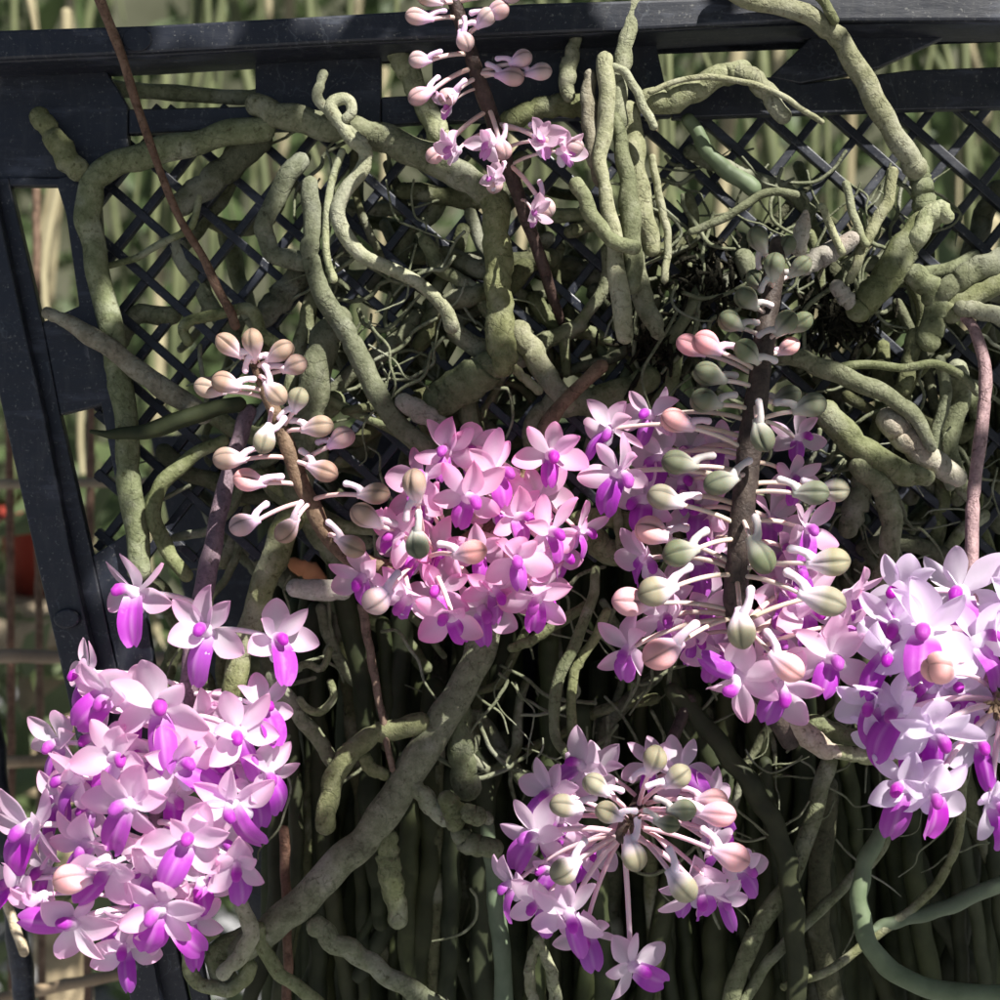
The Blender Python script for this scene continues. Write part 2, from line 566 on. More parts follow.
R(A, 'thick stub leaning from under the knobbly hanging root towards the lattice', 'o', [498, 362, 470, 380, 440, 400], (15, 20, 19), (10, -4))
R(A, 'root bent back on itself in a hook below the rim', 'o', [300, 160, 287, 178, 272, 205, 264, 226, 268, 246, 282, 258, 303, 260], (10, 10, 9, 11), 14)
R(A, 'jointed root dropping from the rim to the white pill-shaped root tip', 'o', [309, 184, 312, 205, 312, 232, 311, 256, 318, 284, 332, 310, 346, 332, 362, 362, 377, 394, 398, 424, 424, 444], (9, 10, 10, 11, 11, 11, 11, 10), 22, (0.22, 0.3, 0.62, 0.75))
R(A, 'root with a spiral curled tip standing up below the rim', 'p', [345, 118, 352, 112, 351, 103, 343, 98, 334, 101, 332, 111, 338, 122, 350, 138, 366, 150, 362, 170, 346, 190, 338, 212, 346, 236, 362, 256, 388, 268, 420, 284, 444, 308, 452, 326], (5, 6, 7, 7, 8, 8, 8, 7, 8), (44, 40, 30, 24), (0.5,))
R(A, 'thin upright root ending in a small knob above the spiral tip', 'p', [324, 74, 319, 86, 318, 98, 328, 112, 345, 128, 362, 142], (5, 5.5, 6), 38)
R(A, 'thin rootlet hanging beside the spiral curled root', 'p', [342, 152, 330, 190, 326, 230, 328, 262, 334, 280], 4, 28)
R(A, 'pale root slanting down behind the topmost flower spike', 'p', [396, 52, 410, 76, 424, 104, 438, 132, 448, 150], (11, 12, 11), (-2, 14))
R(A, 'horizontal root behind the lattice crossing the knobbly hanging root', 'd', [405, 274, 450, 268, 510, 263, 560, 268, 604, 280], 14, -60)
R(A, 'short level root between the topmost flower spike and the upright root bundle', 'o', [508, 122, 535, 110, 560, 105, 590, 108], 11, (6, 16))
R(A, 'small finger-like root standing alone below the rim', 'p', [575, 40, 571, 58, 567, 76, 568, 96], (6, 8, 9, 7), 30)
# --- upright bundle
R(A, 'pale ribbed root pointing up past the rim above the upright bundle', 'p', [634, 2, 630, 26, 622, 62, 617, 96, 618, 120], (5, 9, 10, 10), 46)
R(A, 'blunt upright root at the front of the upright bundle', 'p', [605, 60, 606, 84, 607, 112, 603, 138, 600, 164, 606, 196, 613, 230, 616, 262, 620, 300, 626, 336], (9, 9, 9, 7, 7, 9, 10, 9), 58)
R(A, 'brown-edged root on the outer side of the upright bundle', 'b', [590, 74, 588, 100, 592, 132, 596, 162, 600, 180], (6, 9, 9, 7), 48)
R(A, 'root with dark split edges in the upright bundle', 'o', [616, 118, 622, 152, 628, 186, 630, 216, 632, 252, 632, 286], (7, 9, 11, 10), 50)
R(A, 'forked twig-like root hooking down beside the upright bundle', 'p', [614, 66, 626, 74, 636, 90, 644, 108, 654, 126], (4, 4.5, 5, 4.5), 60)
R(A, 'small bent root crossing in front of the upright bundle', 'o', [577, 184, 586, 202, 596, 222, 612, 240, 634, 248], (8, 8, 7.5, 8), 72)
R(A, 'broad root behind the upright bundle with a lumpy lit edge', 'p', [630, 112, 632, 150, 636, 186, 644, 220, 652, 248], (12, 14, 13, 9), 26)
R(A, 'tapering root hanging from the upright bundle to its lowest point', 'o', [634, 256, 640, 290, 652, 320, 660, 334], (10, 11, 10, 6), 36)
R(A, 'long thin strand lying along the upright bundle', 'p', [652, 158, 660, 200, 668, 240, 664, 280], 4, 30)
R(A, 'split pale root lying level from the bundle to the lattice edge', 'p', [648, 102, 672, 100, 700, 86, 724, 74, 742, 72], (12, 14, 12, 11), 40)
R(A, 'root bent downward over the lattice with a bleached scaly tip', 'p', [740, 72, 755, 80, 770, 96, 782, 116], (10, 10, 10, 9), 46)
R(A, 'thin wiry strand lying over the split pale root', 'p', [650, 92, 690, 78, 735, 80, 775, 92, 800, 108, 822, 122], 3, 58)
R(A, 'blunt green root leaning over the lattice below the split pale root', 'g', [689, 120, 702, 142, 714, 160, 732, 174, 752, 188], (7, 8, 8, 9), 12)
R(A, 'thin green rootlet rising to the tip of the tall green-budded spike', 'o', [692, 231, 716, 222, 744, 206, 768, 192, 796, 195], (4, 4.5, 4), 40)
R(A, 'long bright root arching over the rim and down onto the lattice', 'p', [724, -14, 752, 0, 783, 8, 815, 18, 836, 36, 858, 70, 874, 98, 890, 128, 908, 156, 916, 166], (9, 10, 10, 11, 11, 12), (70, 40), (0.42,))
R(A, 'stub of root at the end of the long bright arching root', 'o', [918, 172, 922, 186, 924, 204], 11, 30)
R(A, 'thin side shoot leaving the long bright arching root above the rim', 'o', [812, -10, 824, 2, 834, 20], 5, 70)
R(A, 'thick root clump standing under the arching root with a ragged pale top', 'o', [936, 212, 920, 226, 904, 250, 888, 274, 872, 296, 858, 312], (11, 14, 16, 16, 12), (34, 40))
R(A, 'short pale root end sticking up at the ragged clump', 'p', [946, 216, 940, 208, 930, 214, 918, 236], (8, 9, 10), 44)
R(A, 'curved root hooking down beside the ragged clump', 'o', [914, 276, 930, 288, 937, 306, 932, 326, 928, 342], 12, 30)
R(A, 'thick smooth root entering from the photo edge beside the ragged clump', 'o', [1030, 252, 996, 262, 966, 276, 945, 292], (13, 13, 12), 34)
R(A, 'second thick smooth root just beneath the one entering from the edge', 'o', [1030, 274, 1000, 284, 968, 298, 950, 312], 12, 30)
R(A, 'sunlit pale root lying beneath the two smooth roots at the edge', 'p', [960, 308, 984, 312, 1024, 326], (8, 9, 10), 46)
R(A, 'broken bleached cane end lying above the green buds', 'w', [804, 266, 826, 254, 852, 240], (10, 11, 9), 52)
R(A, 'pale pointed root tip standing behind the topmost green buds', 'w', [806, 212, 803, 226, 798, 248], (3, 8, 9), 70)
R(A, 'small bleached root scrap beside the green buds', 'w', [838, 288, 846, 298, 852, 306], (8, 9, 6), 44)
R(A, 'tall thin rootlet with a kinked tip above the broken cane', 'p', [846, 184, 851, 206, 858, 228, 866, 244], (4, 4.5, 4), 50)
R(A, 'thin pale rootlet leaning across the broken cane', 'p', [822, 206, 832, 230, 842, 252], 4, 64)
R(A, 'thin ragged rootlet climbing beneath the ragged clump', 'p', [892, 172, 888, 200, 874, 226, 862, 250, 850, 280], (6, 6, 5), 42)
# --- right tangle
R(A, 'rough grey root leaving the green buds and thinning to a hooked end', 'o', [786, 354, 808, 362, 834, 372, 866, 386, 898, 402, 918, 420, 930, 448], (10, 10, 10, 9, 8, 6), 42, (0.18,))
R(A, 'thin forked rootlet reaching across the root tangle to the purple flower stem', 'o', [838, 368, 866, 364, 898, 368, 932, 364, 956, 372, 978, 392], 4.5, 40)
R(A, 'smooth whitish new root lying behind the purple flower stem', 'w', [888, 420, 905, 438, 928, 458, 956, 476], (13, 14, 13, 11), 26)
R(A, 'thick rough root running down behind the green buds', 'o', [826, 414, 852, 440, 880, 462, 908, 474, 926, 478], (13, 15, 14, 9), 34)
R(A, 'curved root arm hanging from the thick rough root', 'o', [858, 466, 880, 486, 890, 512, 890, 546, 882, 580], (11, 12, 11, 9), 34)
R(A, 'stubby downward root beside the curved root arm', 'o', [864, 484, 856, 505, 848, 530], (12, 14, 10), 22)
R(A, 'short upright green rootlet above the whitish new root', 'o', [914, 336, 910, 360, 904, 388], 8, 20)
R(A, 'ragged root hanging between the whitish root and the flowers', 'o', [940, 360, 946, 400, 934, 440, 950, 486], (6, 6, 5), 24)
# --- left side
R(A, 'grey woody root poking through the upper opening of the crate post', 'b', [46, 314, 62, 318, 90, 336, 120, 356, 150, 378, 176, 398, 204, 414], (6, 7, 10, 10, 10, 11, 10), (26, 22), (0.13,))
R('pencil_leaf', 'pointed dark green leaf lying across the crate post below the grey woody root', 'l', [92, 432, 122, 434, 158, 428, 196, 414, 238, 404], (2, 6, 9, 9, 8), 40, cat='leaf', group='single leaves', lump=0.02)
R(A, 'broad shaded root column behind the hanging bud stalk', 'o', [338, 318, 322, 350, 312, 392, 304, 440, 296, 490], (14, 17, 17, 15), -2)
R(A, 'thick root slanting down under the hanging bud stalk', 'o', [290, 520, 276, 552, 262, 590, 246, 640, 232, 690], (14, 14, 13, 12), 6)
R(A, 'wavering thin root beside the purple flower stalk', 'o', [224, 440, 200, 452, 178, 468, 158, 490, 154, 520, 168, 550, 186, 576], (6, 8, 8, 7), 12)
R(A, 'twisted root looping over the lattice above the bud stalk', 'o', [188, 342, 184, 328, 196, 318, 222, 314, 244, 308, 256, 318, 262, 334, 276, 344], (5, 6, 6, 7, 6), 20)
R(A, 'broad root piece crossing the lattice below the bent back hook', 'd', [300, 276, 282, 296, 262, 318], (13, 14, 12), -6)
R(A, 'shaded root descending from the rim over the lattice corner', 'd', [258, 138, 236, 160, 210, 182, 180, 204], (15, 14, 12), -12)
R(A, 'white pill-shaped root tip beside the pink centre cluster', 'w', [404, 402, 420, 412, 440, 424], (9, 11, 9), 26)
R(A, 'milky pale root tip lying level beneath the bud stalk', 'w', [294, 588, 318, 590, 344, 590], (9, 11, 10), 30)
R(A, 'sunlit stub leaning out below the knobbly hanging root', 'p', [520, 332, 534, 354, 548, 378, 566, 402], (12, 12, 12, 10), 8)
R(A, 'thin ribbed root under the knobbly hanging root', 'p', [508, 362, 522, 376, 538, 390], 5, 24)
R(A, 'broad shaded root behind the pink centre cluster top', 'o', [556, 404, 600, 400, 648, 380], (13, 15, 14), -4)
R(A, 'green root stub at the outer edge of the pink centre cluster', 'o', [580, 520, 604, 518, 632, 522], 11, 30)
R(A, 'bent green root below the outer edge of the pink centre cluster', 'o', [594, 536, 604, 550, 626, 556, 652, 554], 13, 32)
R(A, 'vertical thin root between the centre cluster and green-budded spike', 'o', [612, 480, 618, 520, 622, 556], 5, 44)
# --- lower middle
R(A, 'long thick diagonal root running from the centre cluster to the lower corner', 'o', [512, 560, 494, 612, 478, 654, 458, 696, 430, 738, 396, 797, 362, 842, 330, 872, 300, 904, 268, 930, 240, 950], (16, 16, 16, 16, 17, 17, 17, 16, 16, 14), (20, 34), lump=0.05)
R(A, 'curved root joining the diagonal root and drooping in an arc', 'o', [420, 724, 390, 730, 362, 742, 342, 764, 330, 790, 326, 826], (11, 11, 11, 10), 30, (0.3,))
R(A, 'small curled root stub under the drooping arc root', 'o', [364, 756, 370, 768, 384, 774], (7, 7, 6), 26)
R(A, 'upright root ending in a blunt base behind the diagonal root', 'o', [456, 690, 460, 720, 462, 760, 466, 788], (12, 13, 14, 14), 12)
R(A, 'finger-like root reaching out from the diagonal root to the swollen knot', 'o', [416, 786, 428, 802, 442, 816, 454, 820], (8, 10, 10, 9), 32)
R(A, 'swollen knuckle of root at the knot below the centre cluster', 'o', [448, 800, 454, 812, 456, 824], (10, 12, 10), 42)
R(A, 'small round root bud beside the swollen knuckle', 'o', [468, 812, 476, 816], (10, 10), 44)
R(A, 'tiny pale root bud on the outer side of the knot', 'p', [485, 816, 488, 819], (6, 6), 40)
R(A, 'curved finger of root under the knot', 'o', [458, 832, 466, 842, 480, 846, 494, 848], (8, 11, 11, 10), 38)
R(A, 'cylindrical root hanging free below the diagonal root', 'o', [388, 838, 388, 858, 392, 884, 399, 918], (10, 12, 12, 10), 26)
R(A, 'jointed root sweeping along the bottom below the diagonal root', 'o', [318, 926, 332, 940, 354, 952, 376, 968, 402, 984, 440, 1008], (11, 11, 10, 11), 34, (0.5,))
R(A, 'root arm reaching from the flower cluster towards the drooping arc', 'o', [272, 678, 290, 702, 312, 732, 336, 764], (9, 9, 8, 8), 10)
R(A, 'coiled loop of thin root near the lower flower cluster', 'o', [300, 700, 312, 712, 326, 708, 334, 694, 330, 682], (4, 4.5, 4), 22)
R(A, 'wavy thin rootlet above the coiled loop', 'o', [296, 670, 306, 664, 322, 668, 330, 650], 4, 18)
R(A, 'pale crooked root under the lowest flowers of the sunlit cluster', 'p', [230, 884, 240, 902, 250, 926, 248, 944, 236, 960, 224, 972], (6, 8, 9, 9, 8), 48)
R(A, 'root descending in a curve from the crooked pale root', 'o', [258, 930, 264, 950, 280, 974, 300, 988, 320, 1006], (8, 8, 7, 8), 42)
R(A, 'large loop of root at the bottom beside the crate post', 'o', [214, 932, 194, 946, 188, 964, 198, 982, 222, 990, 240, 984, 250, 966], (7, 7, 7.5, 8), 36)
R(A, 'fat root behind the loop at the bottom', 'o', [262, 938, 232, 944, 218, 958, 224, 978], (14, 14, 12), 24)
R(A, 'long slender root hanging in a bow to the bottom cluster', 'o', [596, 570, 592, 598, 578, 638, 562, 670, 554, 706, 556, 736, 566, 756], (5, 6, 6, 5), 56)
R(A, 'second slender root hanging beside the bow-shaped one', 'o', [606, 612, 594, 640, 580, 660, 572, 684, 572, 740], (5, 5, 5), 50)
R(A, 'slim root running from the bow-shaped root towards the diagonal root', 'o', [586, 606, 560, 622, 532, 640, 512, 648], (5, 6, 5), 34)
R(A, 'bleached tan root in two joints under the green-budded spike', 't', [758, 704, 772, 714, 790, 722, 808, 736, 824, 748, 838, 754], (8, 11, 9, 12, 11, 6), 46, (0.42,))
R(A, 'grey-green root continuing from the tan jointed root to the violet cluster', 'p', [838, 752, 862, 756, 900, 760], (8, 8, 9), 42)
R(A, 'green root behind the tan jointed root', 'o', [812, 722, 850, 736, 890, 744], 9, 22)
R('pencil_leaf', 'smooth green leaf bent into a wide open ring', 'g', [900, 806, 886, 824, 870, 852, 861, 880, 860, 912, 872, 948, 896, 974, 930, 988, 970, 994, 1030, 996], (6, 8, 9, 10, 10, 10, 10), (40, 80), cat='leaf', group='single leaves', lump=0.02)
R('pencil_leaf', 'slender green leaf slanting up to the edge behind the ring-shaped leaf', 'g', [868, 932, 900, 920, 950, 906, 1024, 872], (5, 7, 8, 8), 14, cat='leaf', group='single leaves', lump=0.02)
R('pencil_leaf', 'dark green leaf slanting down between the bottom cluster and the tan root', 'l', [672, 690, 700, 720, 730, 758, 758, 796, 780, 840, 791, 890, 796, 950, 798, 1020], (8, 10, 11, 11, 10), 20, cat='leaf', group='single leaves', lump=0.02)
R('pencil_leaf', 'straight green leaf hanging beside the bottom cluster', 'g', [488, 826, 494, 880, 500, 940, 506, 1020], (7, 9, 9, 10), 0, cat='leaf', group='single leaves', lump=0.02)
R(A, 'long thin root looping low through the shade beside the ring-shaped leaf', 'o', [884, 740, 892, 800, 880, 850, 850, 880, 810, 920, 770, 960, 740, 1010], (5, 5.5, 6), 4)
R(A, 'thin root sweeping up from the bottom edge past the dark slanting leaf', 'o', [728, 1010, 752, 940, 790, 880, 812, 820, 826, 770, 832, 740], (9, 9, 8), 2)
R(A, 'fine rootlet winding low across the shade by the ring-shaped leaf', 'o', [784, 986, 830, 970, 864, 944, 906, 914, 940, 880, 960, 830, 962, 780], (4.5, 5, 4.5), 16)
R(A, 'pair of looped pale rootlets under the bottom cluster, outer one', 'p', [540, 940, 531, 960, 530, 984, 536, 1010], (5, 6, 6), 24)
R(A, 'pair of looped pale rootlets under the bottom cluster, inner one', 'p', [538, 942, 548, 962, 554, 986, 556, 1010], (5, 7, 7), 28)

# old bare stalks
R('dry_stalk', 'thin bare brown stalk leaning from the rim across the lattice', 'stem_brown', [92, -20, 112, 30, 132, 88, 152, 150, 178, 214, 206, 264, 228, 308, 236, 326], (5.5, 5, 4, 4, 4.5, 5), (66, 50, 34, 24), cat='stalk', group='old stalks')
R('dry_stalk', 'thin reddish-brown stalk hanging below the pink centre cluster', 'stem_brown', [362, 606, 368, 640, 374, 674, 382, 716, 392, 770], (4.5, 4.5, 4, 3), 34, cat='stalk', group='old stalks')
R('dry_stalk', 'bare tan stalk standing in the shade under the sunlit cluster', 'stem_brown', [284, 830, 286, 890, 288, 960, 286, 1010], 5, -6, cat='stalk', group='old stalks')

# black fibre lumps caught among the roots
mp = [(706, 278, 34, 'black fibre clump beside the tip of the green-budded spike'), (836, 322, 34, 'black fibre clump under the broken bleached cane'),
      (655, 345, 26, 'black fibre clump under the upright bundle')]
for x, y, r, lab in mp:
    mb = MB()
    for _ in range(150):
        a = RNG.uniform(0, 6.28); q = abs(RNG.gauss(0, r * 0.75))
        cx, cy, cd = x + q * math.cos(a), y + q * math.sin(a) * 0.9, RNG.uniform(-22, 10)
        a2 = RNG.gauss(1.57, 0.8); ln = RNG.uniform(5, 16)
        p0 = P(cx - ln * math.cos(a2), cy - ln * math.sin(a2), cd); p1 = P(cx + ln * math.cos(a2), cy + ln * math.sin(a2), cd + RNG.uniform(-8, 8))
        rr = RNG.uniform(0.8, 3.2) * S
        mb.add(tube([p0, (p0 + p1) / 2 + NR.randn(3) * 2 * S, p1], [rr * .6, rr, rr * .5], 6, 1, 0.25, True, RNG.randint(0, 999)))
    tag(mb.build('fibre_clump', M['moss'], None, P(x, y, -20)), lab, 'fibre', 'black fibre clumps')

# countable repeats: hanging leaves and mid-size roots deep in the shade
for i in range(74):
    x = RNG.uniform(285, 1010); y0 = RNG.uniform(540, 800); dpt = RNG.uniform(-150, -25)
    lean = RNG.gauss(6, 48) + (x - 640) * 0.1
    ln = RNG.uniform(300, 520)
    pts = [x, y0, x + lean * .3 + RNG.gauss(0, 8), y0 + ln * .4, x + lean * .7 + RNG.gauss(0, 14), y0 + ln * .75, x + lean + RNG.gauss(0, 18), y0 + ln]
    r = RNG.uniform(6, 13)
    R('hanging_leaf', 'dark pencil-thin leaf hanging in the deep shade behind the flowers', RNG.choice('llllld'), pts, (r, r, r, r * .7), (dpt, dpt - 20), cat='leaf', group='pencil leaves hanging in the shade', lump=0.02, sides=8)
for i in range(215):
    reg = RNG.choice([(130, 480, 130, 440), (130, 480, 130, 440), (480, 700, 130, 400), (800, 1000, 180, 420), (380, 620, 200, 420), (640, 1000, 150, 330), (780, 1010, 280, 600), (520, 700, 150, 420), (300, 560, 200, 430), (810, 1010, 300, 620), (810, 1010, 280, 560), (520, 800, 420, 720), (150, 480, 420, 760), (640, 880, 230, 420), (140, 330, 380, 640), (280, 500, 150, 420)])
    x = RNG.uniform(reg[0], reg[1]); y = RNG.uniform(reg[2], reg[3]); a = RNG.gauss(1.4, 0.6)
    pts = [x, y]
    for k in range(4):
        a += RNG.gauss(0, 0.45); x += 34 * math.cos(a); y += 34 * math.sin(a); pts += [x, y]
    r = RNG.uniform(4, 11); dpt = RNG.uniform(-120, 2)
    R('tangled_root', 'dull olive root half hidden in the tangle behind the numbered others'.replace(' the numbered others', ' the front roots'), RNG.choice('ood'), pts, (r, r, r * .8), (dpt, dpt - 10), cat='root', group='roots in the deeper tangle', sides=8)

# fine rootlets nobody could count
mb = MB()
for i in range(330):
    reg = RNG.choice([(640, 1000, 140, 560), (800, 1010, 170, 640), (640, 900, 150, 330), (140, 520, 300, 900), (300, 470, 120, 400), (470, 700, 540, 760), (640, 1000, 600, 860)])
    x = RNG.uniform(reg[0], reg[1]); y = RNG.uniform(reg[2], reg[3]); a = RNG.uniform(0.6, 2.6); dpt = RNG.uniform(-50, 26)
    pts = []
    for k in range(6):
        pts.append((x, y)); a += RNG.gauss(0, 0.5); st = RNG.uniform(10, 26); x += st * math.cos(a); y += st * math.sin(a)
    r = RNG.uniform(0.8, 2.6)
    mb.add(root_mesh(pts, (r, r, r * .6), (dpt, dpt + RNG.uniform(-18, 18)), 'o', (), 0.05, 6, 1.0, 0.8, 5))
tag(mb.build('fine_rootlets', M['o']), 'mass of hair-fine rootlets woven through the larger roots', 'rootlets', None, 'stuff')
# the dark mass of leaves behind
mb = MB()
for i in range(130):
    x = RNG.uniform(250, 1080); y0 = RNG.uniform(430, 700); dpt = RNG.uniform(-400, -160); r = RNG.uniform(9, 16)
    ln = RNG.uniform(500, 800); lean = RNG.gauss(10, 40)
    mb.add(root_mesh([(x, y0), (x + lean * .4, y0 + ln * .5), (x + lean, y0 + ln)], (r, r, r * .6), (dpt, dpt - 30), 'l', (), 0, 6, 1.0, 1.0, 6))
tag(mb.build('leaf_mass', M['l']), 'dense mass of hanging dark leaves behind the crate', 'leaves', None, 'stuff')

# ------------------------------------------------------------------ flower parts (shared meshes)
def blade(Ln, W, cup, curl, tipw=0.6, nu=11, nv=6, c_base=(0.9, .8, .92), c_tip=(.85, .5, .8), seed=0, pw=0.52, edge=0.25):
    rs = np.random.RandomState(seed)
    vs, cs = [], []
    ph = rs.rand(3) * 6
    pk = 0.5 + 0.12 * tipw
    for i in range(nu + 1):
        t = math.sin(i / nu * math.pi / 2) ** 0.9
        if t < pk:
            wd = W / 2 * (0.26 + 0.74 * math.sin(math.pi / 2 * t / pk) ** 1.2)
        else:
            q = (t - pk) / (1 - pk)
            wd = W / 2 * (max(0.0, 1 - q * q) ** pw * 0.76 + 0.24 * (1 - q))
        if i == nu:
            wd = W * 0.015
        for j in range(nv + 1):
            v = -1 + 2 * j / nv
            x = v * wd
            y = t * Ln - abs(v) * wd * 0.12
            z = cup * v * v * wd / (W / 2) + curl * t * t + 0.7 * math.sin(3 * t + 2.5 * v + ph[0]) + 0.5 * math.sin(6 * t - 3 * v + ph[1])
            vs.append((x, y, z))
            k = min(1, max(0, t * 1.15 - 0.32 + edge * (abs(v) - 0.4)))
            c = np.array(c_base) * (1 - k) + np.array(c_tip) * k
            cs.append(c)
    fs = []
    n = nv + 1
    for i in range(nu):
        for j in range(nv):
            a = i * n + j
            fs.append((a, a + 1, a + n + 1, a + n))
    return np.array(vs), fs, np.array(cs)


def lip_shape(seed, deep=(0.42, 0.045, 0.55), pale=(0.85, .55, .85), Ln=46, W=27, fold=5.5):
    rs = np.random.RandomState(seed)
    nu, nv = 12, 8
    vs, cs = [], []
    bend = rs.uniform(0.7, 1.3); tw = rs.uniform(-.25, .25); notch = rs.uniform(2, 6)
    for i in range(nu + 1):
        t = i / nu
        prof = 0.55 + 0.45 * math.sin(math.pi * min(1, 0.1 + t * 0.8)) if t < 0.75 else (0.55 + 0.45 * math.sin(math.pi * 0.7)) * (1 - 0.55 * ((t - 0.75) / 0.25) ** 1.6)
        wd = W / 2 * prof
        yc = -3 - Ln * t * 0.95
        zc = 3 + 13 * math.sin(min(1.9, t * 2.4)) * bend * 0.8 - 6 * t * t
        for j in range(nv + 1):
            v = -1 + 2 * j / nv
            cut = (notch * (1 - abs(v) * 1.7) if abs(v) < 0.59 else 0) * max(0, (t - 0.8) / 0.2)
            x = v * wd
            z = zc - fold * v * v + 1.5 * math.cos(v * 9) * 0.35
            ca, sa = math.cos(tw * t), math.sin(tw * t)
            vs.append((x * ca - z * sa * 0.3, yc + cut, z * ca + x * sa))
            k = min(1, max(0, (t - 0.02) / 0.2)) ** 0.8
            streak = 0.28 * math.exp(-(v / 0.16) ** 2) * max(0, math.sin(t * 3.14)) + 0.12 * max(0, math.cos(v * 14)) * t
            c = np.array(pale) * (1 - k) + np.array(deep) * k
            c = c * (1 - streak) + np.array(pale) * streak
            lt = 0.35 * max(0, (t - 0.6) / 0.4) * abs(v)
            c = c * (1 - lt) + np.array((0.6, 0.22, 0.72)) * lt
            cs.append(c)
    n = nv + 1
    fs = [(i * n + j, i * n + j + 1, (i + 1) * n + j + 1, (i + 1) * n + j) for i in range(nu) for j in range(nv)]
    return np.array(vs), fs, np.array(cs)


def ball(path, rad, sides, colf):
    v, f = tube(path, rad, sides, 1.0, 0.0, True)
    n = len(v) // sides
    c = np.array([colf(i / (n - 1)) for i in range(n) for _ in range(sides)])
    return v, f, c


def lerp(a, b, k):
    return np.array(a) * (1 - k) + np.array(b) * k


def mk(name, vfc, mat):
    return mesh_data(name, vfc[0], vfc[1], mat, vfc[2])


PAL = {   # petal base, petal tip, lip
    'F': ((0.97, 0.87, 0.95), (0.96, 0.54, 0.78), (0.50, 0.055, 0.56)),
    'C': ((0.97, 0.79, 0.92), (0.96, 0.37, 0.68), (0.57, 0.075, 0.58)),
    'D': ((0.97, 0.86, 0.94), (0.95, 0.52, 0.76), (0.48, 0.075, 0.56)),
    'A': ((0.90, 0.78, 0.86), (0.86, 0.56, 0.72), (0.62, 0.26, 0.58)),
    'E': ((0.95, 0.91, 0.98), (0.90, 0.75, 0.95), (0.46, 0.035, 0.50)),
    'G': ((0.96, 0.88, 0.94), (0.93, 0.62, 0.83), (0.50, 0.07, 0.58)),
}
FLM = {}
LIPS = {'F': 1.04, 'C': 0.74, 'D': 0.82, 'E': 1.0, 'G': 0.95, 'A': 0.6}
for key, (cb, ct, cl) in PAL.items():
    FLM[key] = dict(
        sepal=[mk('sepal', blade(38, 25, c1, c2, 0.6, c_base=cb, c_tip=ct, seed=i), PETAL) for i, (c1, c2) in enumerate(((5, 6), (8, -8), (-4, 9), (7, -3)))],
        petal=[mk('petal', blade(37, 18.5, c1, c2, 0.5, pw=0.62, c_base=cb, c_tip=ct, seed=10 + i), PETAL) for i, (c1, c2) in enumerate(((4, 5), (6, -6), (5, 2), (-4, -4)))],
        side=[mk('sepal', blade(36, 26, c1, c2, 0.8, c_base=cb, c_tip=ct, seed=20 + i), PETAL) for i, (c1, c2) in enumerate(((6, -5), (5, 4), (-5, -8), (4, 0)))],
        lip=[mk('lip', lip_shape(30 + i, cl, fold=f0, W=w0), LIPM) for i, (f0, w0) in enumerate(((5, 26), (8, 23), (3, 27), (9, 20), (-4, 25), (6, 24)))],
        column=mk('column', ball([(0, -1, -4), (0, 0, 2), (0, 1, 6), (0.3, 0.5, 10), (0.6, -0.5, 13), (0.8, -2.5, 16), (0.8, -5, 17.5)], [6, 6.5, 4.6, 4.2, 5.2, 5.6, 4.6], 12, lambda t, cb=cb, cl=cl: lerp(cb, lerp(cl, (0.6, 0.06, 0.5), 0.3), min(1, max(0, (t - 0.42) / 0.2)))), LIPM),
        spur=mk('spur', ball([(0, -3, -2), (0, -8, -5), (0, -14, -6), (0, -19, -5)], [4, 5, 6.5, 5.5], 10, lambda t, cb=cb: lerp(cb, (0.84, 0.84, 0.9), t)), PETAL),
    )


def bud_shape(tip, base, cr=0.13, n=40, W=12.0, H=33.0, blunt=0.72):
    vs, cs = [], []
    rings = 16
    for i in range(rings + 1):
        t = i / rings
        t = 1 - (1 - t) ** 1.5
        r = W * (0.32 + 0.68 * (0.5 - 0.5 * math.cos(math.pi * min(1, t / 0.6))) ** 0.8) if t < 0.6 else W * max(0.004, 1 - ((t - 0.6) / 0.4) ** 2.3) ** 0.6
        for j in range(n):
            a = j / n * 2 * math.pi
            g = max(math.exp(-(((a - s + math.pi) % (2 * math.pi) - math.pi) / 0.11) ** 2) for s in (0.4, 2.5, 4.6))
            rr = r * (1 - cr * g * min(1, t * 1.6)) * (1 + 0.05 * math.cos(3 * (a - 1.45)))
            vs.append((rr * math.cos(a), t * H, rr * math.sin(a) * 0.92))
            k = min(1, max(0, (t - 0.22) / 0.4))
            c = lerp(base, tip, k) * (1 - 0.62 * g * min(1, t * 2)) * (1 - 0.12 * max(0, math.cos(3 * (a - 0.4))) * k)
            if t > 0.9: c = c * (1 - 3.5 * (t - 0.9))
            cs.append(c)
    fs = [(i * n + j, i * n + (j + 1) % n, (i + 1) * n + (j + 1) % n, (i + 1) * n + j)[::-1] for i in range(rings) for j in range(n)]
    fs.append(tuple(range(n)))
    fs.append(tuple(range(rings * n + n - 1, rings * n - 1, -1)))
    return np.array(vs), fs, np.array(cs)


BPAL = {'g': ((0.135, 0.15, 0.092), (0.42, 0.41, 0.36)), 't': ((0.36, 0.255, 0.2), (0.8, 0.6, 0.68)), 'k': ((0.78, 0.40, 0.42), (0.84, 0.58, 0.74)),
        'l': ((0.5, 0.34, 0.34), (0.74, 0.5, 0.72)), 'm': ((0.29, 0.265, 0.185), (0.82, 0.68, 0.8))}
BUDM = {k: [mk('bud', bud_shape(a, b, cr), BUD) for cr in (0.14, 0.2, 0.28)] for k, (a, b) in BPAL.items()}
SPURM = {k: mk('spur', ball([(0, 5, 3), (0, 1, 8), (0, -5, 11), (0, -11, 12.5)], [4.6, 3.4, 3.0, 3.6], 10, lambda t, b=b: lerp(b, (0.72, 0.62, 0.72), min(1, t * 1.1) * 0.6)), BUD) for k, (a, b) in BPAL.items()}


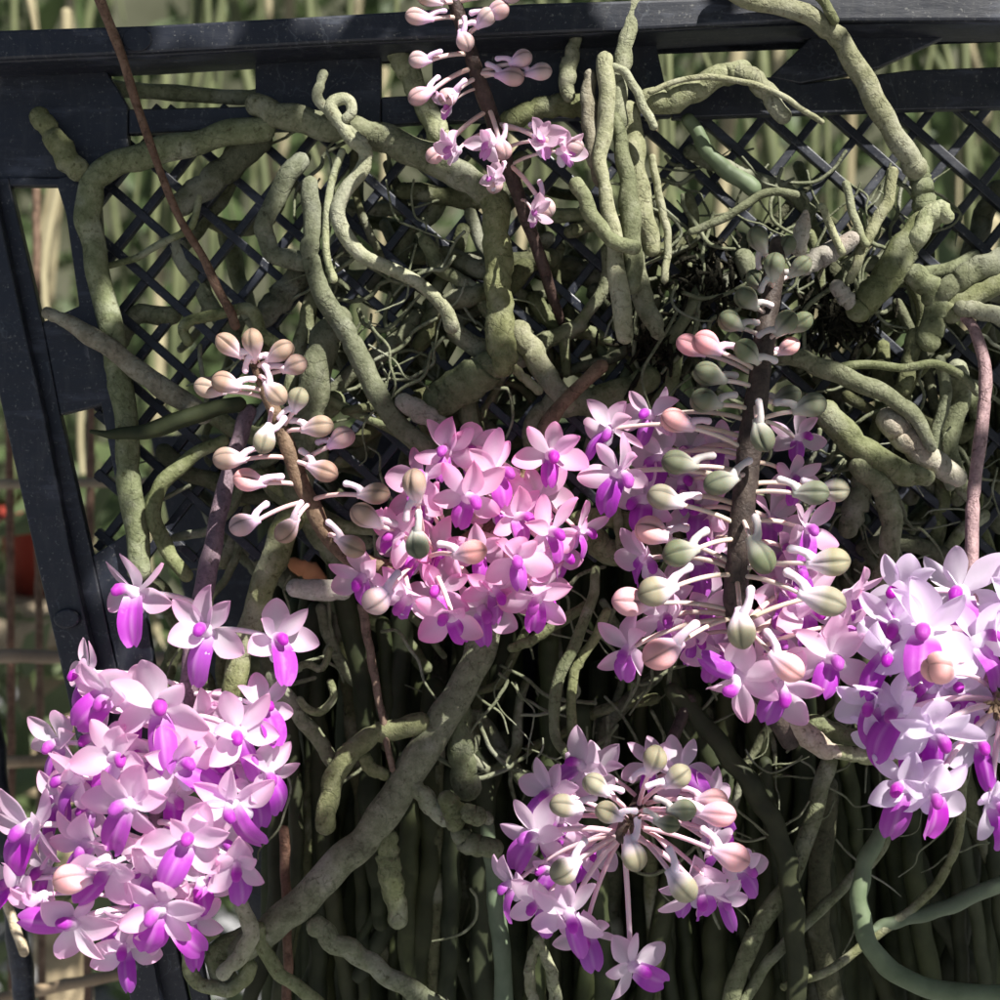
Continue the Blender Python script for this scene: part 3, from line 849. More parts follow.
def pedicel(parent, minv, p0, t0, p1, r0, r1, c0, c1, name='pedicel'):
    """small curved stalk from p0 (on the stem) to p1 (the flower), world points"""
    t = np.linspace(0, 1, 9)[:, None]
    ln = np.linalg.norm(p1 - p0)
    a = p0 + t0 * ln * 0.45
    pts = (1 - t) ** 2 * p0 + 2 * t * (1 - t) * a + t ** 2 * p1
    v, f = tube(pts, np.linspace(r0, r1, 9), 8, 1, 0.03, True)
    n = len(v) // 8
    c = np.array([lerp(c0, c1, i / (n - 1)) for i in range(n) for _ in range(8)])
    return link(name, mesh_data(name, xform(minv, v), f, BUD, c), parent)


class Spike:
    def __init__(self, label, pts, r, d, mat, key, cl=((0.55, 0.36, 0.3), (0.8, 0.6, 0.72)), lump=0.05, seg=()):
        self.key = key; self.cl = cl
        n = len(pts) // 2
        px = [(pts[2 * i], pts[2 * i + 1]) for i in range(n)]
        v, f = root_mesh(px, r, d, mat, seg, lump, 12, 1.0, 0.4)
        dd = np.interp(np.linspace(0, 1, n), np.linspace(0, 1, len(d)), d)
        self.path = catmull(np.array([P(x, y, z) for (x, y), z in zip(px, dd)]), 14)
        self.base = self.path[0]
        self.root = tag(link('flower_spike', None), label, 'flower spike', 'orchid flower spikes')
        self.root.location = self.base
        self.tinv = Matrix.Translation(Vector(self.base)).inverted()
        link('stalk', mesh_data('stalk', v - self.base, f, M[mat]), self.root)
        self.dmean = float(np.mean(d))
        self.placed = []

    def nearest(self, p, back=0.0):
        i = int(np.argmin(np.linalg.norm(self.path - p, axis=1)))
        return self.path[i]

    def attach(self, x, y):
        # the stem point that shows nearest to this photo point
        best, bi = 1e9, 0
        for i, q in enumerate(self.path):
            rel = q - CAM
            z = rel @ F_
            px = 500 + (rel @ R_) / z * D; py = 500 - (rel @ U_) / z * D
            e = (px - x) ** 2 + (py - y) ** 2
            if e < best:
                best, bi = e, i
        return self.path[bi]

    def flower(self, x, y, d, lip=90, yaw=0, pitch=0, sc=1.0, ax=None, spread=1.0, opening=None):
        yaw += RNG.gauss(0, 9); pitch += RNG.gauss(0, 8); lip += RNG.gauss(0, 5); sc *= RNG.uniform(0.9, 1.04)
        opening = RNG.choice((-8, 0, 0, 6, 14, 24)) if opening is None else opening
        self.placed.append((x, y))
        K_ = FLM[self.key]
        ya, pi_ = math.radians(yaw), math.radians(pitch)
        z = nrm(V(math.sin(ya) * math.cos(pi_), -math.sin(pi_), math.cos(ya) * math.cos(pi_)))
        la = math.radians(lip)
        up = -V(math.cos(la), math.sin(la), 0)
        yv = nrm(up - z * np.dot(up, z)); xv = np.cross(yv, z)
        k = K(d) * sc
        c = P(x, y, d) - z * 9 * k
        m = mat4(c, xv, yv, z, k)
        fl = link('flower', None, self.root, self.tinv @ m)
        rj = lambda s_: RNG.gauss(0, s_)

        def leaf(name, me, th, tau, roll=0.0, off=0.0):
            th = math.radians(th); tau = math.radians(tau)
            ydir = np.array([math.cos(th) * math.cos(tau), math.sin(th) * math.cos(tau), math.sin(tau)])
            zdir = np.array([-math.cos(th) * math.sin(tau), -math.sin(th) * math.sin(tau), math.cos(tau)])
            xdir = np.cross(ydir, zdir)
            cr, sr = math.cos(roll), math.sin(roll)
            x2 = xdir * cr + zdir * sr; z2 = -xdir * sr + zdir * cr
            s1 = 1 + rj(0.07)
            link(name, me, fl, mat4(ydir * 2.5 + np.array([0, 0, off]), x2 * RNG.uniform(0.82, 1.12) , ydir, z2, s1))
        o_ = opening
        leaf('sepal', RNG.choice(K_['sepal']), 90 + rj(5), 10 + rj(12) + o_, rj(.25), -1.5)
        leaf('petal', RNG.choice(K_['petal']), 90 + 50 * spread + rj(6), 16 + rj(10) + o_, -0.2 + rj(.4), 0.5)
        leaf('petal', RNG.choice(K_['petal']), 90 - 50 * spread + rj(6), 16 + rj(10) + o_, 0.2 + rj(.4), 0.8)
        leaf('sepal', RNG.choice(K_['side']), 90 + 112 + rj(7), 4 + rj(10) + o_, 0.1 + rj(.35), -2.2)
        leaf('sepal', RNG.choice(K_['side']), 90 - 112 + rj(7), 4 + rj(10) + o_, -0.1 + rj(.35), -2.8)
        link('lip', RNG.choice(K_['lip']), fl, Matrix.Rotation(rj(.14), 4, 'Z') @ Matrix.Rotation(rj(.2), 4, 'X') @ Matrix.Rotation(rj(.3), 4, 'Y') @ Matrix.Diagonal((RNG.uniform(.85, 1.1) * (0.4 + 0.6 * LIPS[self.key]), RNG.uniform(.88, 1.1) * LIPS[self.key], LIPS[self.key], 1)))
        link('column', K_['column'], fl, Matrix.Rotation(rj(.4), 4, 'Y') @ Matrix.Rotation(rj(.12), 4, 'X'))
        link('spur', K_['spur'], fl)
        p1 = c - z * 3 * k
        p0 = self.attach(*ax) if ax else self.nearest(p1)
        dirp = nrm(p1 - p0) + 0.35 * V(0, -1, 0)
        pedicel(fl, m.inverted(), p0, nrm(dirp), p1, 2.8 * k, 2.5 * k, self.cl[0], self.cl[1])
        return fl

    def bud(self, x, y, ax, ay, kind='t', sc=1.0, d=None, face=0.38, spur=True):
        """x, y: middle of the head; ax, ay: where its stalk leaves the stem"""
        p0 = self.attach(ax, ay)
        z0 = D - (p0 - CAM) @ F_ / S
        d = z0 + 18 if d is None else d
        k = K(d) * sc
        dx, dy = x - ax, y - ay
        l0 = math.hypot(dx, dy) + 1e-6
        ydir = nrm(V(dx / l0, dy / l0, face))
        zt = nrm(V(dy / l0 * 0.6, -abs(dx) / l0 - 0.3, RNG.uniform(-.2, .7)))
        zd = nrm(zt - ydir * np.dot(zt, ydir)); xd = np.cross(ydir, zd)
        head = P(x, y, d) - ydir * 20 * k
        m = mat4(head, xd * RNG.uniform(.88, 1.12), ydir * RNG.uniform(.88, 1.1), zd, k)
        b = link('bud', RNG.choice(BUDM[kind]), self.root, self.tinv @ m)
        if spur:
            link('spur', SPURM[kind], b, Matrix.Rotation(RNG.uniform(-.5, .5), 4, 'Y'))
        dirp = nrm(nrm(head - p0) + 0.25 * V(0, -1, 0.3))
        pedicel(b, m.inverted(), p0, dirp, head + ydir * 2 * k, 2.5 * K(d), 2.4 * K(d), self.cl[0], self.cl[1])
        return b


# ------------------------------------------------------------------ the spikes
# topmost, in front of the rim
a = Spike('small slim flower spike of lilac buds hanging before the rim on a dark stalk', [572, 352, 560, 318, 544, 270, 528, 222, 512, 178, 494, 124, 478, 78, 464, 30, 446, -24], (3, 5.5, 7, 8, 7.5, 7), (-60, 20, 60, 96, 110), 'stem_dark', 'A', ((0.5, 0.36, 0.26), (0.72, 0.55, 0.62)))
for x, y, ax, ay, k in [(418, 17, 455, 20, 'l'), (428, -2, 452, 5, 't'), (500, 10, 466, 26, 'l'), (488, 16, 466, 36, 'l'), (512, -6, 462, 2, 'l'), (466, 44, 456, 20, 'l'), (416, 60, 462, 58, 'l'), (524, 58, 482, 74, 'l'),
                        (541, 72, 484, 76, 'l'), (512, 77, 482, 72, 'l'), (420, 96, 470, 70, 'l'), (446, 98, 474, 78, 'l'), (434, 156, 484, 112, 'l'), (503, 152, 490, 108, 'l'), (548, 142, 500, 120, 'l'), (574, 146, 504, 126, 'l'), (546, 208, 512, 160, 'l'), (494, 186, 496, 150, 'l')]:
    if y < 90:
        a.bud(x, y, ax, ay, k, RNG.uniform(0.78, 0.92), None, 0.25)
    else:
        a.bud(x, y, ax, ay, k, RNG.uniform(0.72, 0.86), None, 0.25)
for x, y, d, lp, yw, sc in [(452, 150, 118, 150, -40, .72), (488, 144, 122, 110, -10, .66), (540, 140, 108, 60, 30, .7), (566, 150, 100, 60, 40, .66), (446, 104, 112, 140, -30, .6), (536, 212, 100, 80, 20, .64), (494, 178, 100, 90, 0, .55)]:
    a.flower(x, y, d, lp, yw, 0, sc, None, .8, 38)

# centre: buds at the tip, pink flowers towards the base
c = Spike('flower spike arching out of the centre, tan buds at its tip and pink flowers behind', [602, 366, 570, 396, 548, 424, 520, 490, 470, 540, 410, 566, 360, 562, 330, 538, 312, 506, 296, 470, 282, 430, 266, 392, 254, 362], (7, 7, 8, 9, 9, 9.5, 9, 9, 8.5, 8, 7, 5), (44, 50, 66, 90, 104, 110, 112, 112), 'stem_brown', 'C', ((0.62, 0.42, 0.33), (0.82, 0.6, 0.68)))
for q in [(552, 456, 128, 95, 8, 0, 1.12), (446, 452, 112, 95, -10, 15, 1.05), (420, 480, 118, 120, -25, 10, 1.05), (470, 503, 150, 100, 8, -4, 1.2), (500, 474, 128, 80, 14, 10, 1.05), (556, 536, 132, 60, 32, -10, 1.12),
          (585, 536, 110, 75, 58, -8, 0.95), (517, 563, 150, 85, 4, -6, 1.15), (537, 606, 132, 100, 22, -20, 1.1), (450, 622, 150, 80, 4, -28, 1.15), (358, 582, 128, 100, -40, -14, 1.0), (404, 606, 138, 120, -22, -26, 1.05),
          (392, 536, 150, 160, -40, 0, 1.0), (560, 562, 112, 62, 40, -20, .95), (496, 596, 118, 90, 10, -24, 1.0), (478, 558, 116, 90, 0, -10, 1.0), (440, 552, 110, 110, -14, -6, 1.0), (520, 520, 112, 80, 14, 6, 1.0), (410, 560, 112, 130, -30, 0, .95)]:
    x, y, d, lp, yw, pt, sc = q
    c.flower(x, y - 3, d, lp, yw, pt, sc * .97)
for x, y, d, yw in [(470, 450, 96, 0), (500, 500, 100, 10), (440, 590, 110, -10), (480, 610, 108, 4), (540, 500, 100, 20), (400, 540, 104, -20), (420, 500, 96, -20), (545, 590, 110, 30)]:
    c.flower(x, y, d, 92 - yw * .4, yw, -2, .98)
for x, y, ax, ay, k, sc, d in [(415, 484, 424, 560, 't', 1.1, 176), (365, 516, 430, 560, 't', 1.05, 176), (418, 546, 412, 500, 'g', 1.0, 190), (473, 552, 420, 562, 'k', 1.1, 186), (374, 602, 420, 566, 'l', 1.15, 172), (376, 494, 318, 498, 't', 1.0, 150),
                               (352, 546, 330, 536, 't', 1.0, 150), (228, 345, 252, 366, 't', .95, None), (253, 341, 255, 364, 't', .95, None), (281, 352, 256, 368, 't', .95, None), (298, 364, 262, 378, 't', .95, None), (222, 382, 262, 394, 't', 1.0, None),
                               (208, 388, 266, 400, 't', .95, 110), (277, 395, 258, 376, 't', .98, 150), (299, 396, 286, 430, 'm', .95, None), (264, 442, 272, 408, 'm', 1.0, 150), (319, 427, 286, 432, 't', 1.0, None), (344, 437, 298, 466, 'l', 1.0, None),
                               (324, 471, 296, 462, 't', 1.0, None), (226, 459, 284, 460, 't', 1.05, None), (246, 480, 296, 490, 'k', 1.05, None), (240, 526, 306, 504, 'l', 1.05, None), (285, 532, 308, 504, 't', 1.0, 150)]:
    c.bud(x, y, ax, ay, k, sc, d)

# the big green-budded spike
g = Spike('largest flower spike on a thick dark stalk crowded with round green buds', [790, 740, 760, 690, 742, 640, 736, 600, 740, 540, 746, 480, 756, 400, 766, 330, 774, 272, 778, 244], (10, 11, 12, 12.5, 12.5, 12, 11, 10, 8), (40, 90, 130, 140, 132, 110, 96), 'stem_dark', 'D', ((0.5, 0.43, 0.3), (0.7, 0.55, 0.56)))
for x, y, ax, ay, k, sc, d in [(758, 238, 776, 270, 'g', .95, None), (788, 244, 778, 272, 'g', .85, 100), (775, 263, 774, 290, 'g', 1.0, 140), (801, 266, 778, 286, 'g', .85, 110), (754, 278, 772, 300, 'g', .8, 100), (744, 296, 768, 316, 'g', 1.02, 136),
                               (728, 320, 764, 338, 'g', 1.0, None), (745, 350, 764, 366, 'g', 1.05, 150), (788, 320, 768, 344, 'g', 1.02, 140), (802, 322, 768, 346, 'g', .9, 120), (790, 346, 766, 360, 'k', .8, 110), (704, 342, 762, 376, 'k', 1.15, None), (690, 346, 760, 380, 'k', 1.0, 100),
                               (708, 374, 758, 392, 'g', 1.1, None), (702, 400, 756, 414, 'g', 1.15, 150), (763, 438, 754, 408, 'g', 1.1, 176), (814, 405, 756, 424, 'g', 1.15, None), (790, 396, 758, 408, 'g', 1.0, 110), (676, 421, 748, 450, 'k', 1.1, None), (678, 463, 750, 476, 'g', 1.15, None),
                               (720, 483, 752, 474, 'g', 1.15, 165), (663, 498, 744, 528, 'm', 1.2, None), (815, 493, 750, 494, 'g', 1.15, 160), (838, 490, 752, 488, 'm', 1.1, 130), (648, 530, 738, 566, 'k', 1.35, 135), (676, 554, 742, 540, 'g', 1.3, 178), (653, 592, 738, 574, 'm', 1.4, 184),
                               (630, 602, 734, 612, 'k', 1.3, 140), (660, 654, 730, 620, 'k', 1.4, 180), (742, 633, 740, 582, 'm', 1.35, 190), (761, 558, 742, 520, 'g', 1.25, 186), (832, 562, 742, 570, 'm', 1.3, 178), (825, 601, 738, 576, 'm', 1.4, 184), (790, 668, 736, 628, 'k', 1.3, 180)]:
    g.bud(x, y, ax, ay, k, sc * 0.98, d)
for q in [(606, 428, 110, 120, -45, 6, .95), (616, 472, 130, 100, -28, 4, 1.1), (648, 412, 104, 110, -20, 10, .95), (796, 478, 96, 80, 26, 4, .9), (812, 528, 120, 95, 22, 0, 1.0), (858, 596, 122, 50, 56, -4, 1.0), (832, 660, 140, 95, 10, -6, 1.25),
          (738, 684, 146, 215, -8, -20, 1.2), (782, 690, 130, 110, 4, -18, 1.15), (624, 650, 128, 112, -34, -14, 1.1), (700, 510, 84, 95, -6, 6, 1.0), (682, 480, 84, 100, -14, 4, .9), (790, 590, 96, 90, 12, 0, 1.1), (700, 560, 80, 100, -10, 0, 1.0), (640, 560, 96, 110, -26, -4, .95),
          (800, 436, 76, 90, 16, 8, .8), (720, 446, 76, 100, -8, 10, .8), (770, 640, 96, 90, 4, -10, 1.0), (690, 640, 100, 100, -14, -10, .9), (846, 630, 110, 50, 40, -16, 1.0)]:
    g.flower(q[0], q[1], q[2], q[3], q[4], q[5], q[6])

for x, y, d, yw in [(670, 600, 84, -10), (705, 610, 80, -4), (790, 550, 84, 10), (775, 520, 80, 8), (710, 540, 70, -6), (810, 610, 96, 16), (690, 450, 66, -10), (660, 460, 80, -20), (640, 500, 90, -20), (780, 620, 90, 8), (720, 650, 96, -6), (665, 620, 110, -14), (800, 570, 92, 12), (750, 670, 110, 0)]:
    g.flower(x, y, d, 95 - yw * .5, yw, 0, 1.05)

# the violet one at the edge
e = Spike('violet flower spike at the edge on a purplish stem dropping through the root tangle', [960, 312, 974, 330, 984, 362, 984, 412, 976, 468, 972, 530, 972, 580, 978, 640, 992, 694, 1004, 704], (5, 6, 6.5, 6.5, 7, 7, 7, 8), (30, 50, 70, 90, 104, 120, 150), 'stem_pink', 'E', ((0.62, 0.42, 0.45), (0.82, 0.66, 0.78)), 0.03, (0.3, 0.5))
for q in [(926, 630, 176, 100, -6, 2, 1.5), (898, 592, 140, 110, -30, 14, 1.15), (962, 592, 128, 90, 0, 18, 1.35), (880, 652, 160, 120, -46, 0, 1.15), (890, 626, 146, 110, -40, 6, 1.1), (868, 706, 150, 105, -54, -10, 1.05), (876, 742, 146, 110, -50, -16, .95),
          (894, 712, 168, 105, -30, -8, 1.3), (938, 737, 186, 90, -6, -12, 1.25), (908, 788, 168, 95, -14, -24, 1.15), (936, 798, 178, 88, -6, -24, 1.2), (998, 806, 178, 75, 20, -20, 1.15), (984, 744, 160, 80, 14, -6, 1.15), (980, 640, 150, 80, 10, 10, 1.2),
          (930, 690, 140, 95, -16, 0, 1.1), (960, 690, 140, 85, -2, 0, 1.1), (1020, 660, 150, 70, 30, 6, 1.2), (1024, 730, 160, 70, 30, -6, 1.2), (915, 740, 130, 95, -16, -10, 1.0), (1010, 600, 120, 80, 16, 20, 1.2)]:
    e.flower(q[0], q[1], q[2], q[3], q[4], q[5], q[6])
e.bud(937, 668, 990, 690, 'k', 1.5, 224, 0.9)

# the sunlit one by the crate post
f = Spike('full sunlit flower spike of white and magenta blooms beside the crate post', [248, 412, 236, 450, 222, 500, 210, 560, 198, 620, 188, 690, 170, 770, 150, 850, 140, 910], (8, 8, 9, 10, 10, 10, 9, 7), (34, 60, 90, 110, 120, 130), 'stem_purple', 'F', ((0.7, 0.5, 0.55), (0.84, 0.74, 0.86)), 0.03, (0.14,))
for q in [(138, 596, 150, 98, -10, 2, 1.25), (213, 634, 172, 94, 2, 0, 1.25), (286, 644, 146, 80, 32, 4, 1.1), (88, 676, 136, 120, -46, 6, 1.0), (112, 702, 160, 115, -24, 2, 1.2), (164, 714, 176, 85, -4, 6, 1.35), (119, 762, 182, 95, -8, 4, 1.2), (186, 768, 176, 72, 12, 4, 1.2),
          (74, 786, 166, 105, -34, 4, 1.1), (250, 738, 172, 70, 24, 0, 1.15), (274, 712, 150, 90, 34, 4, 1.05), (282, 778, 150, 75, 48, -2, 1.0), (238, 812, 180, 50, 22, -4, 1.2), (134, 812, 202, 112, -4, 0, 1.3), (30, 832, 160, 115, -42, 0, 1.25), (196, 846, 196, 112, 4, -6, 1.2),
          (246, 872, 176, 95, 18, -10, 1.15), (114, 878, 206, 118, -6, -6, 1.2), (80, 934, 184, 172, -14, -18, 1.15), (168, 918, 192, 108, 4, -14, 1.25), (184, 936, 168, 60, 30, -18, 1.05), (20, 888, 140, 125, -52, -8, 1.0), (44, 908, 150, 120, -36, -20, .95),
          (262, 796, 140, 70, 40, -6, 1.0), (150, 760, 140, 90, -4, 4, 1.1), (90, 850, 170, 110, -20, -6, 1.1), (210, 890, 150, 90, 14, -10, 1.0), (120, 930, 150, 110, -4, -20, 1.0), (220, 770, 150, 80, 10, 0, 1.05), (60, 750, 120, 105, -34, 8, 1.0), (164, 880, 160, 100, 4, -8, 1.1)]:
    f.flower(q[0] - 8, q[1] - 5, q[2], q[3], q[4], q[5], q[6])
for x, y, d, yw in [(100, 740, 140, -20), (140, 700, 130, -5), (205, 720, 130, 20), (225, 740, 130, 20), (45, 870, 130, -40), (180, 800, 150, 10), (95, 810, 150, -20), (225, 845, 140, 25), (150, 870, 150, 0), (60, 800, 130, -30), (200, 920, 140, 30), (130, 950, 150, 0)]:
    f.flower(x - 6, y, d, 95 - yw * .4, yw, 4, .98)
f.bud(68, 880, 130, 880, 'k', 1.35, 214, 0.6)

# the low one seen end-on
h = Spike('low flower spike seen end-on, buds and long pink stalks round a dark centre', [690, 700, 672, 740, 654, 776, 640, 806, 630, 822, 622, 836], (6, 7, 9, 10, 10, 8), (20, 40, 90, 150), 'stem_dark', 'G', ((0.66, 0.42, 0.42), (0.82, 0.6, 0.74)))
for q in [(578, 766, 112, 150, -34, 10, 1.0), (546, 792, 116, 125, -36, 6, .95), (530, 838, 136, 130, -36, 4, 1.1), (508, 886, 120, 108, -50, -6, .9), (538, 906, 148, 97, -20, -14, 1.05), (568, 918, 164, 90, -4, -14, 1.1), (636, 972, 140, 50, 24, -30, 1.05),
          (703, 898, 164, 90, 6, -16, 1.05), (724, 900, 140, 72, 34, -14, .9), (722, 836, 132, 45, 62, 0, .95), (684, 768, 96, 70, 20, 24, .9), (652, 764, 84, 90, 0, 26, .85), (712, 800, 96, 55, 40, 10, .9), (572, 860, 110, 110, -20, -6, .95), (690, 880, 120, 100, 6, -6, .95), (600, 770, 84, 110, -14, 20, .85)]:
    h.flower(q[0], q[1], q[2], q[3], q[4], q[5], q[6])
for x, y, d, lp, yw, sc in [(556, 820, 110, 120, -30, .95), (590, 850, 100, 100, -14, .9), (548, 870, 120, 110, -26, .95), (744, 870, 110, 60, 36, .9), (584, 938, 130, 92, -4, .9)]:
    h.flower(x, y, d, lp, yw, -8, sc)
for x, y, ax, ay, k, sc, d in [(594, 784, 632, 818, 'm', 1.0, 168), (564, 806, 630, 822, 'm', 1.05, 172), (606, 812, 630, 824, 'm', .98, 190), (655, 758, 638, 810, 'm', 1.05, 150), (680, 775, 640, 808, 'm', 1.05, 160), (686, 810, 634, 816, 'g', 1.0, 186), (669, 824, 632, 820, 'g', .8, 190),
                               (634, 858, 626, 830, 'm', 1.15, 190), (718, 814, 636, 814, 'k', 1.15, 160), (714, 800, 640, 806, 'k', 1.0, 140), (736, 858, 628, 828, 'k', 1.3, 176), (684, 888, 628, 828, 'm', 1.2, 196), (562, 872, 624, 834, 'm', 1.15, 182)]:
    h.bud(x, y, ax, ay, k, sc, d)

# withered brown bracts at the growing tips
for sp_, x, y, d, n_, q_ in ((c, 256, 358, 62, 14, 7), (e, 996, 704, 176, 22, 10), (h, 632, 822, 172, 12, 8)):
    mb = MB()
    for _ in range(n_):
        ang0 = RNG.uniform(0, 6.28); o1 = RNG.uniform(0, q_)
        p0 = P(x + o1 * math.cos(ang0), y + o1 * math.sin(ang0), d); p1 = p0 + V(math.cos(ang0), math.sin(ang0), RNG.uniform(.2, 1.2)) * S * RNG.uniform(4, 9)
        mb.add(tube([p0, (p0 + p1) / 2 + NR.randn(3) * S, p1], np.array([1.6, 2.2, .7]) * S, 6, .5, .3, True, RNG.randint(0, 999)))
    mb.build('bract', M['stem_brown'], sp_.root, sp_.base)

# ------------------------------------------------------------------ what stands behind the crate
def pole(name, label, mat, x0, y0, x1, y1, r, d, cat, group=None, lump=0.02, seg=()):
    n = 8
    pts = [(x0 + (x1 - x0) * i / n, y0 + (y1 - y0) * i / n) for i in range(n + 1)]
    v, fc = root_mesh(pts, r, d, mat, seg, lump, 10, 1.0, 0.6)
    b = v.mean(axis=0)
    o = link(name, mesh_data(name, v - b, fc, M[mat])); o.location = b
    return tag(o, label, cat, group)


pole('bamboo_pole', 'upper level bamboo pole seen past the crate post', 'bamboo', -260, 488, 420, 478, 5, -560, 'pole', 'bamboo poles')
pole('bamboo_pole', 'dark level bamboo pole beside the sunlit cluster', 'bamboo', -260, 652, 420, 662, 7, -520, 'pole', 'bamboo poles')
pole('bamboo_pole', 'lower tilted bamboo pole behind the sunlit cluster', 'bamboo', -260, 775, 420, 742, 6, -600, 'pole', 'bamboo poles')
pole('bamboo_pole', 'lowest bamboo pole slanting over the concrete', 'bamboo', -60, 1010, 180, 962, 6, -420, 'pole', 'bamboo poles')
for x0, x1, dd, lb in [(8, 14, -700, 'upright cane at the outer edge behind the crate'), (36, 44, -760, 'upright cane nearer the crate post'), (92, 86, -680, 'upright cane seen through the lower post opening'), (-40, -30, -640, 'upright cane outside the first upright cane')]:
    pole('upright_cane', lb, 'stem_brown', x0, 150, x1, 1300, 4, dd, 'cane', 'upright canes')
pole('steel_post', 'dark slanting metal post at the bottom below the sunlit cluster', 'plastic', -14, 690, 44, 1150, 11, -200, 'post')
pole('dry_twig', 'pale dry twig lying beside the metal post', 't', -4, 872, 24, 952, 5, -120, 'twig')

# clay chunk glimpsed between roots, red pot behind
R('clay_shard', 'orange clay shard glimpsed behind the milky pale root tip', 'terra', [296, 566, 312, 572, 326, 590], (9, 12, 7), -80, cat='shard', flat=0.4, group=None)
cp = P(36, 545, -3100)


def lathe(prof, n=28):
    vs = [(r * math.cos(2 * math.pi * j / n), r * math.sin(2 * math.pi * j / n), z) for r, z in prof for j in range(n)]
    fs = [(i * n + j, i * n + (j + 1) % n, (i + 1) * n + (j + 1) % n, (i + 1) * n + j) for i in range(len(prof) - 1) for j in range(n)]
    fs.append(tuple(range(n - 1, -1, -1)))
    return np.array(vs), fs


v, fc = lathe([(0.026, -0.05), (0.038, 0.025), (0.044, 0.025), (0.044, 0.04), (0.038, 0.04), (0.033, 0.02), (0.005, 0.012)])
po = link('flower_pot', mesh_data('flower_pot', v, fc, M['red'])); po.location = cp
tag(po, 'red plastic pot standing far behind the canes', 'pot')
v, fc = lathe([(0.09, -0.03), (0.09, 0.0), (0.085, 0.006), (0.01, 0.006)], 20)
st = link('pot_stand', mesh_data('pot_stand', v, fc, M['bamboo'])); st.location = cp - np.array([0, 0, 0.056])
leg = lathe([(0.03, -1.0), (0.03, -0.04), (0.001, -0.04)], 12)
link('leg', mesh_data('leg', leg[0], leg[1], M['bamboo']), st)
tag(st, 'brown round stand carrying the red pot', 'stand')


def strands(n, xr, yr, lr, dr, rr, mat, name, label):
    mb = MB()
    for i in range(n):
        d = -RNG.uniform(*dr); k = (D - d) / D
        x = 500 + (RNG.uniform(*xr) - 500); y0 = RNG.uniform(*yr)
        ln = RNG.uniform(*lr); lean = RNG.gauss(0, 30)
        r = RNG.uniform(*rr) / k * 2.0
        mb.add(root_mesh([(x, y0), (x + lean * .3, y0 + ln * .35), (x + lean * .7 + RNG.gauss(0, 10), y0 + ln * .7), (x + lean * 1.2, y0 + ln)], (r, r, r * .5), (d, d), 'l', (), 0, 6, 1, 0, 5))
    return tag(mb.build(name, M[mat]), label, 'leaves', None, 'stuff')


strands(120, (-150, 1200), (-260, 200), (180, 520), (1000, 3200), (2.5, 7), 'strand', 'hanging_leaf_curtain', 'sunlit curtain of hanging green leaves beyond the lattice')
strands(40, (-150, 1200), (-260, 240), (160, 480), (1000, 3200), (3, 9), 'straw', 'dry_root_curtain', 'sunlit curtain of dry straw-coloured roots beyond the lattice')


def leaf_cloud(n, fn, size, mat, name, label, cat='foliage'):
    vs, fs = [], []
    for i in range(n):
        p = fn()
        ax = nrm(NR.randn(3) + np.array([0, 0, -0.6])); b = nrm(np.cross(ax, NR.randn(3))); nn = np.cross(ax, b)
        l = size * RNG.uniform(0.6, 1.3); w = l * RNG.uniform(0.25, 0.4)
        q = len(vs)
        vs += [p - ax * l * .5, p - ax * l * .1 + b * w * .5 + nn * l * .05, p + ax * l * .25 + b * w * .35 + nn * l * .04, p + ax * l * .5 - nn * l * .05, p + ax * l * .25 - b * w * .35 + nn * l * .04, p - ax * l * .1 - b * w * .5 + nn * l * .05, p + nn * 0.0]
        fs += [(q, q + 1, q + 6), (q + 1, q + 2, q + 6), (q + 2, q + 3, q + 6), (q + 3, q + 4, q + 6), (q + 4, q + 5, q + 6), (q + 5, q, q + 6)]
    o = link(name, mesh_data(name, np.array(vs), fs, M[mat]))
    return tag(o, label, cat, None, 'stuff')


def far_pt():
    while True:
        y = RNG.uniform(1.7, 3.6)
        x = RNG.uniform(-1.9, 1.9)
        z = RNG.uniform(0.0, 2.0)
        h = 0.5 + 0.5 * math.sin(x * 3.1 + y * 2.3) + 0.4 * math.sin(x * 7.7 - y)
        if RNG.random() < 0.25 + 0.6 * (h > 0.25):
            return np.array([x, y, z])


leaf_cloud(7500, far_pt, 0.11, 'foliage', 'distant_foliage', 'blurred green foliage far behind the crate')

def near_pt():
    while True:
        x, y, z = RNG.uniform(-0.95, -0.12), RNG.uniform(0.85, 1.6), RNG.uniform(0.62, 1.12)
        if math.sin(x * 17 + z * 5) + math.sin(z * 23 + y * 6) > -0.5:
            return np.array([x, y, z])


leaf_cloud(900, near_pt, 0.06, 'foliage', 'low_foliage', 'shaded green foliage beyond the canes and poles')

# ground, and an added wall as dark backdrop in place of a hedge
gv = [(-30, -30, 0), (30, -30, 0), (30, 30, 0), (-30, 30, 0)]
go = link('ground', mesh_data('ground', gv, [(0, 1, 2, 3)], M['concrete'], smooth=False)); tag(go, 'pale grey concrete floor', 'floor', None, 'structure')
wv = [(-6, 4.6, 0.0), (6, 4.6, 0.0), (6, 4.6, 3.2), (-6, 4.6, 3.2), (-6, 4.8, 0.0), (6, 4.8, 0.0), (6, 4.8, 3.2), (-6, 4.8, 3.2)]
wo = link('backdrop_wall', mesh_data('backdrop_wall', wv, [(0, 1, 2, 3), (5, 4, 7, 6), (3, 2, 6, 7), (1, 5, 6, 2), (4, 0, 3, 7)], M['wall'], smooth=False)); tag(wo, 'added dark olive backdrop wall standing in for a hedge behind the foliage', 'wall', None, 'structure')

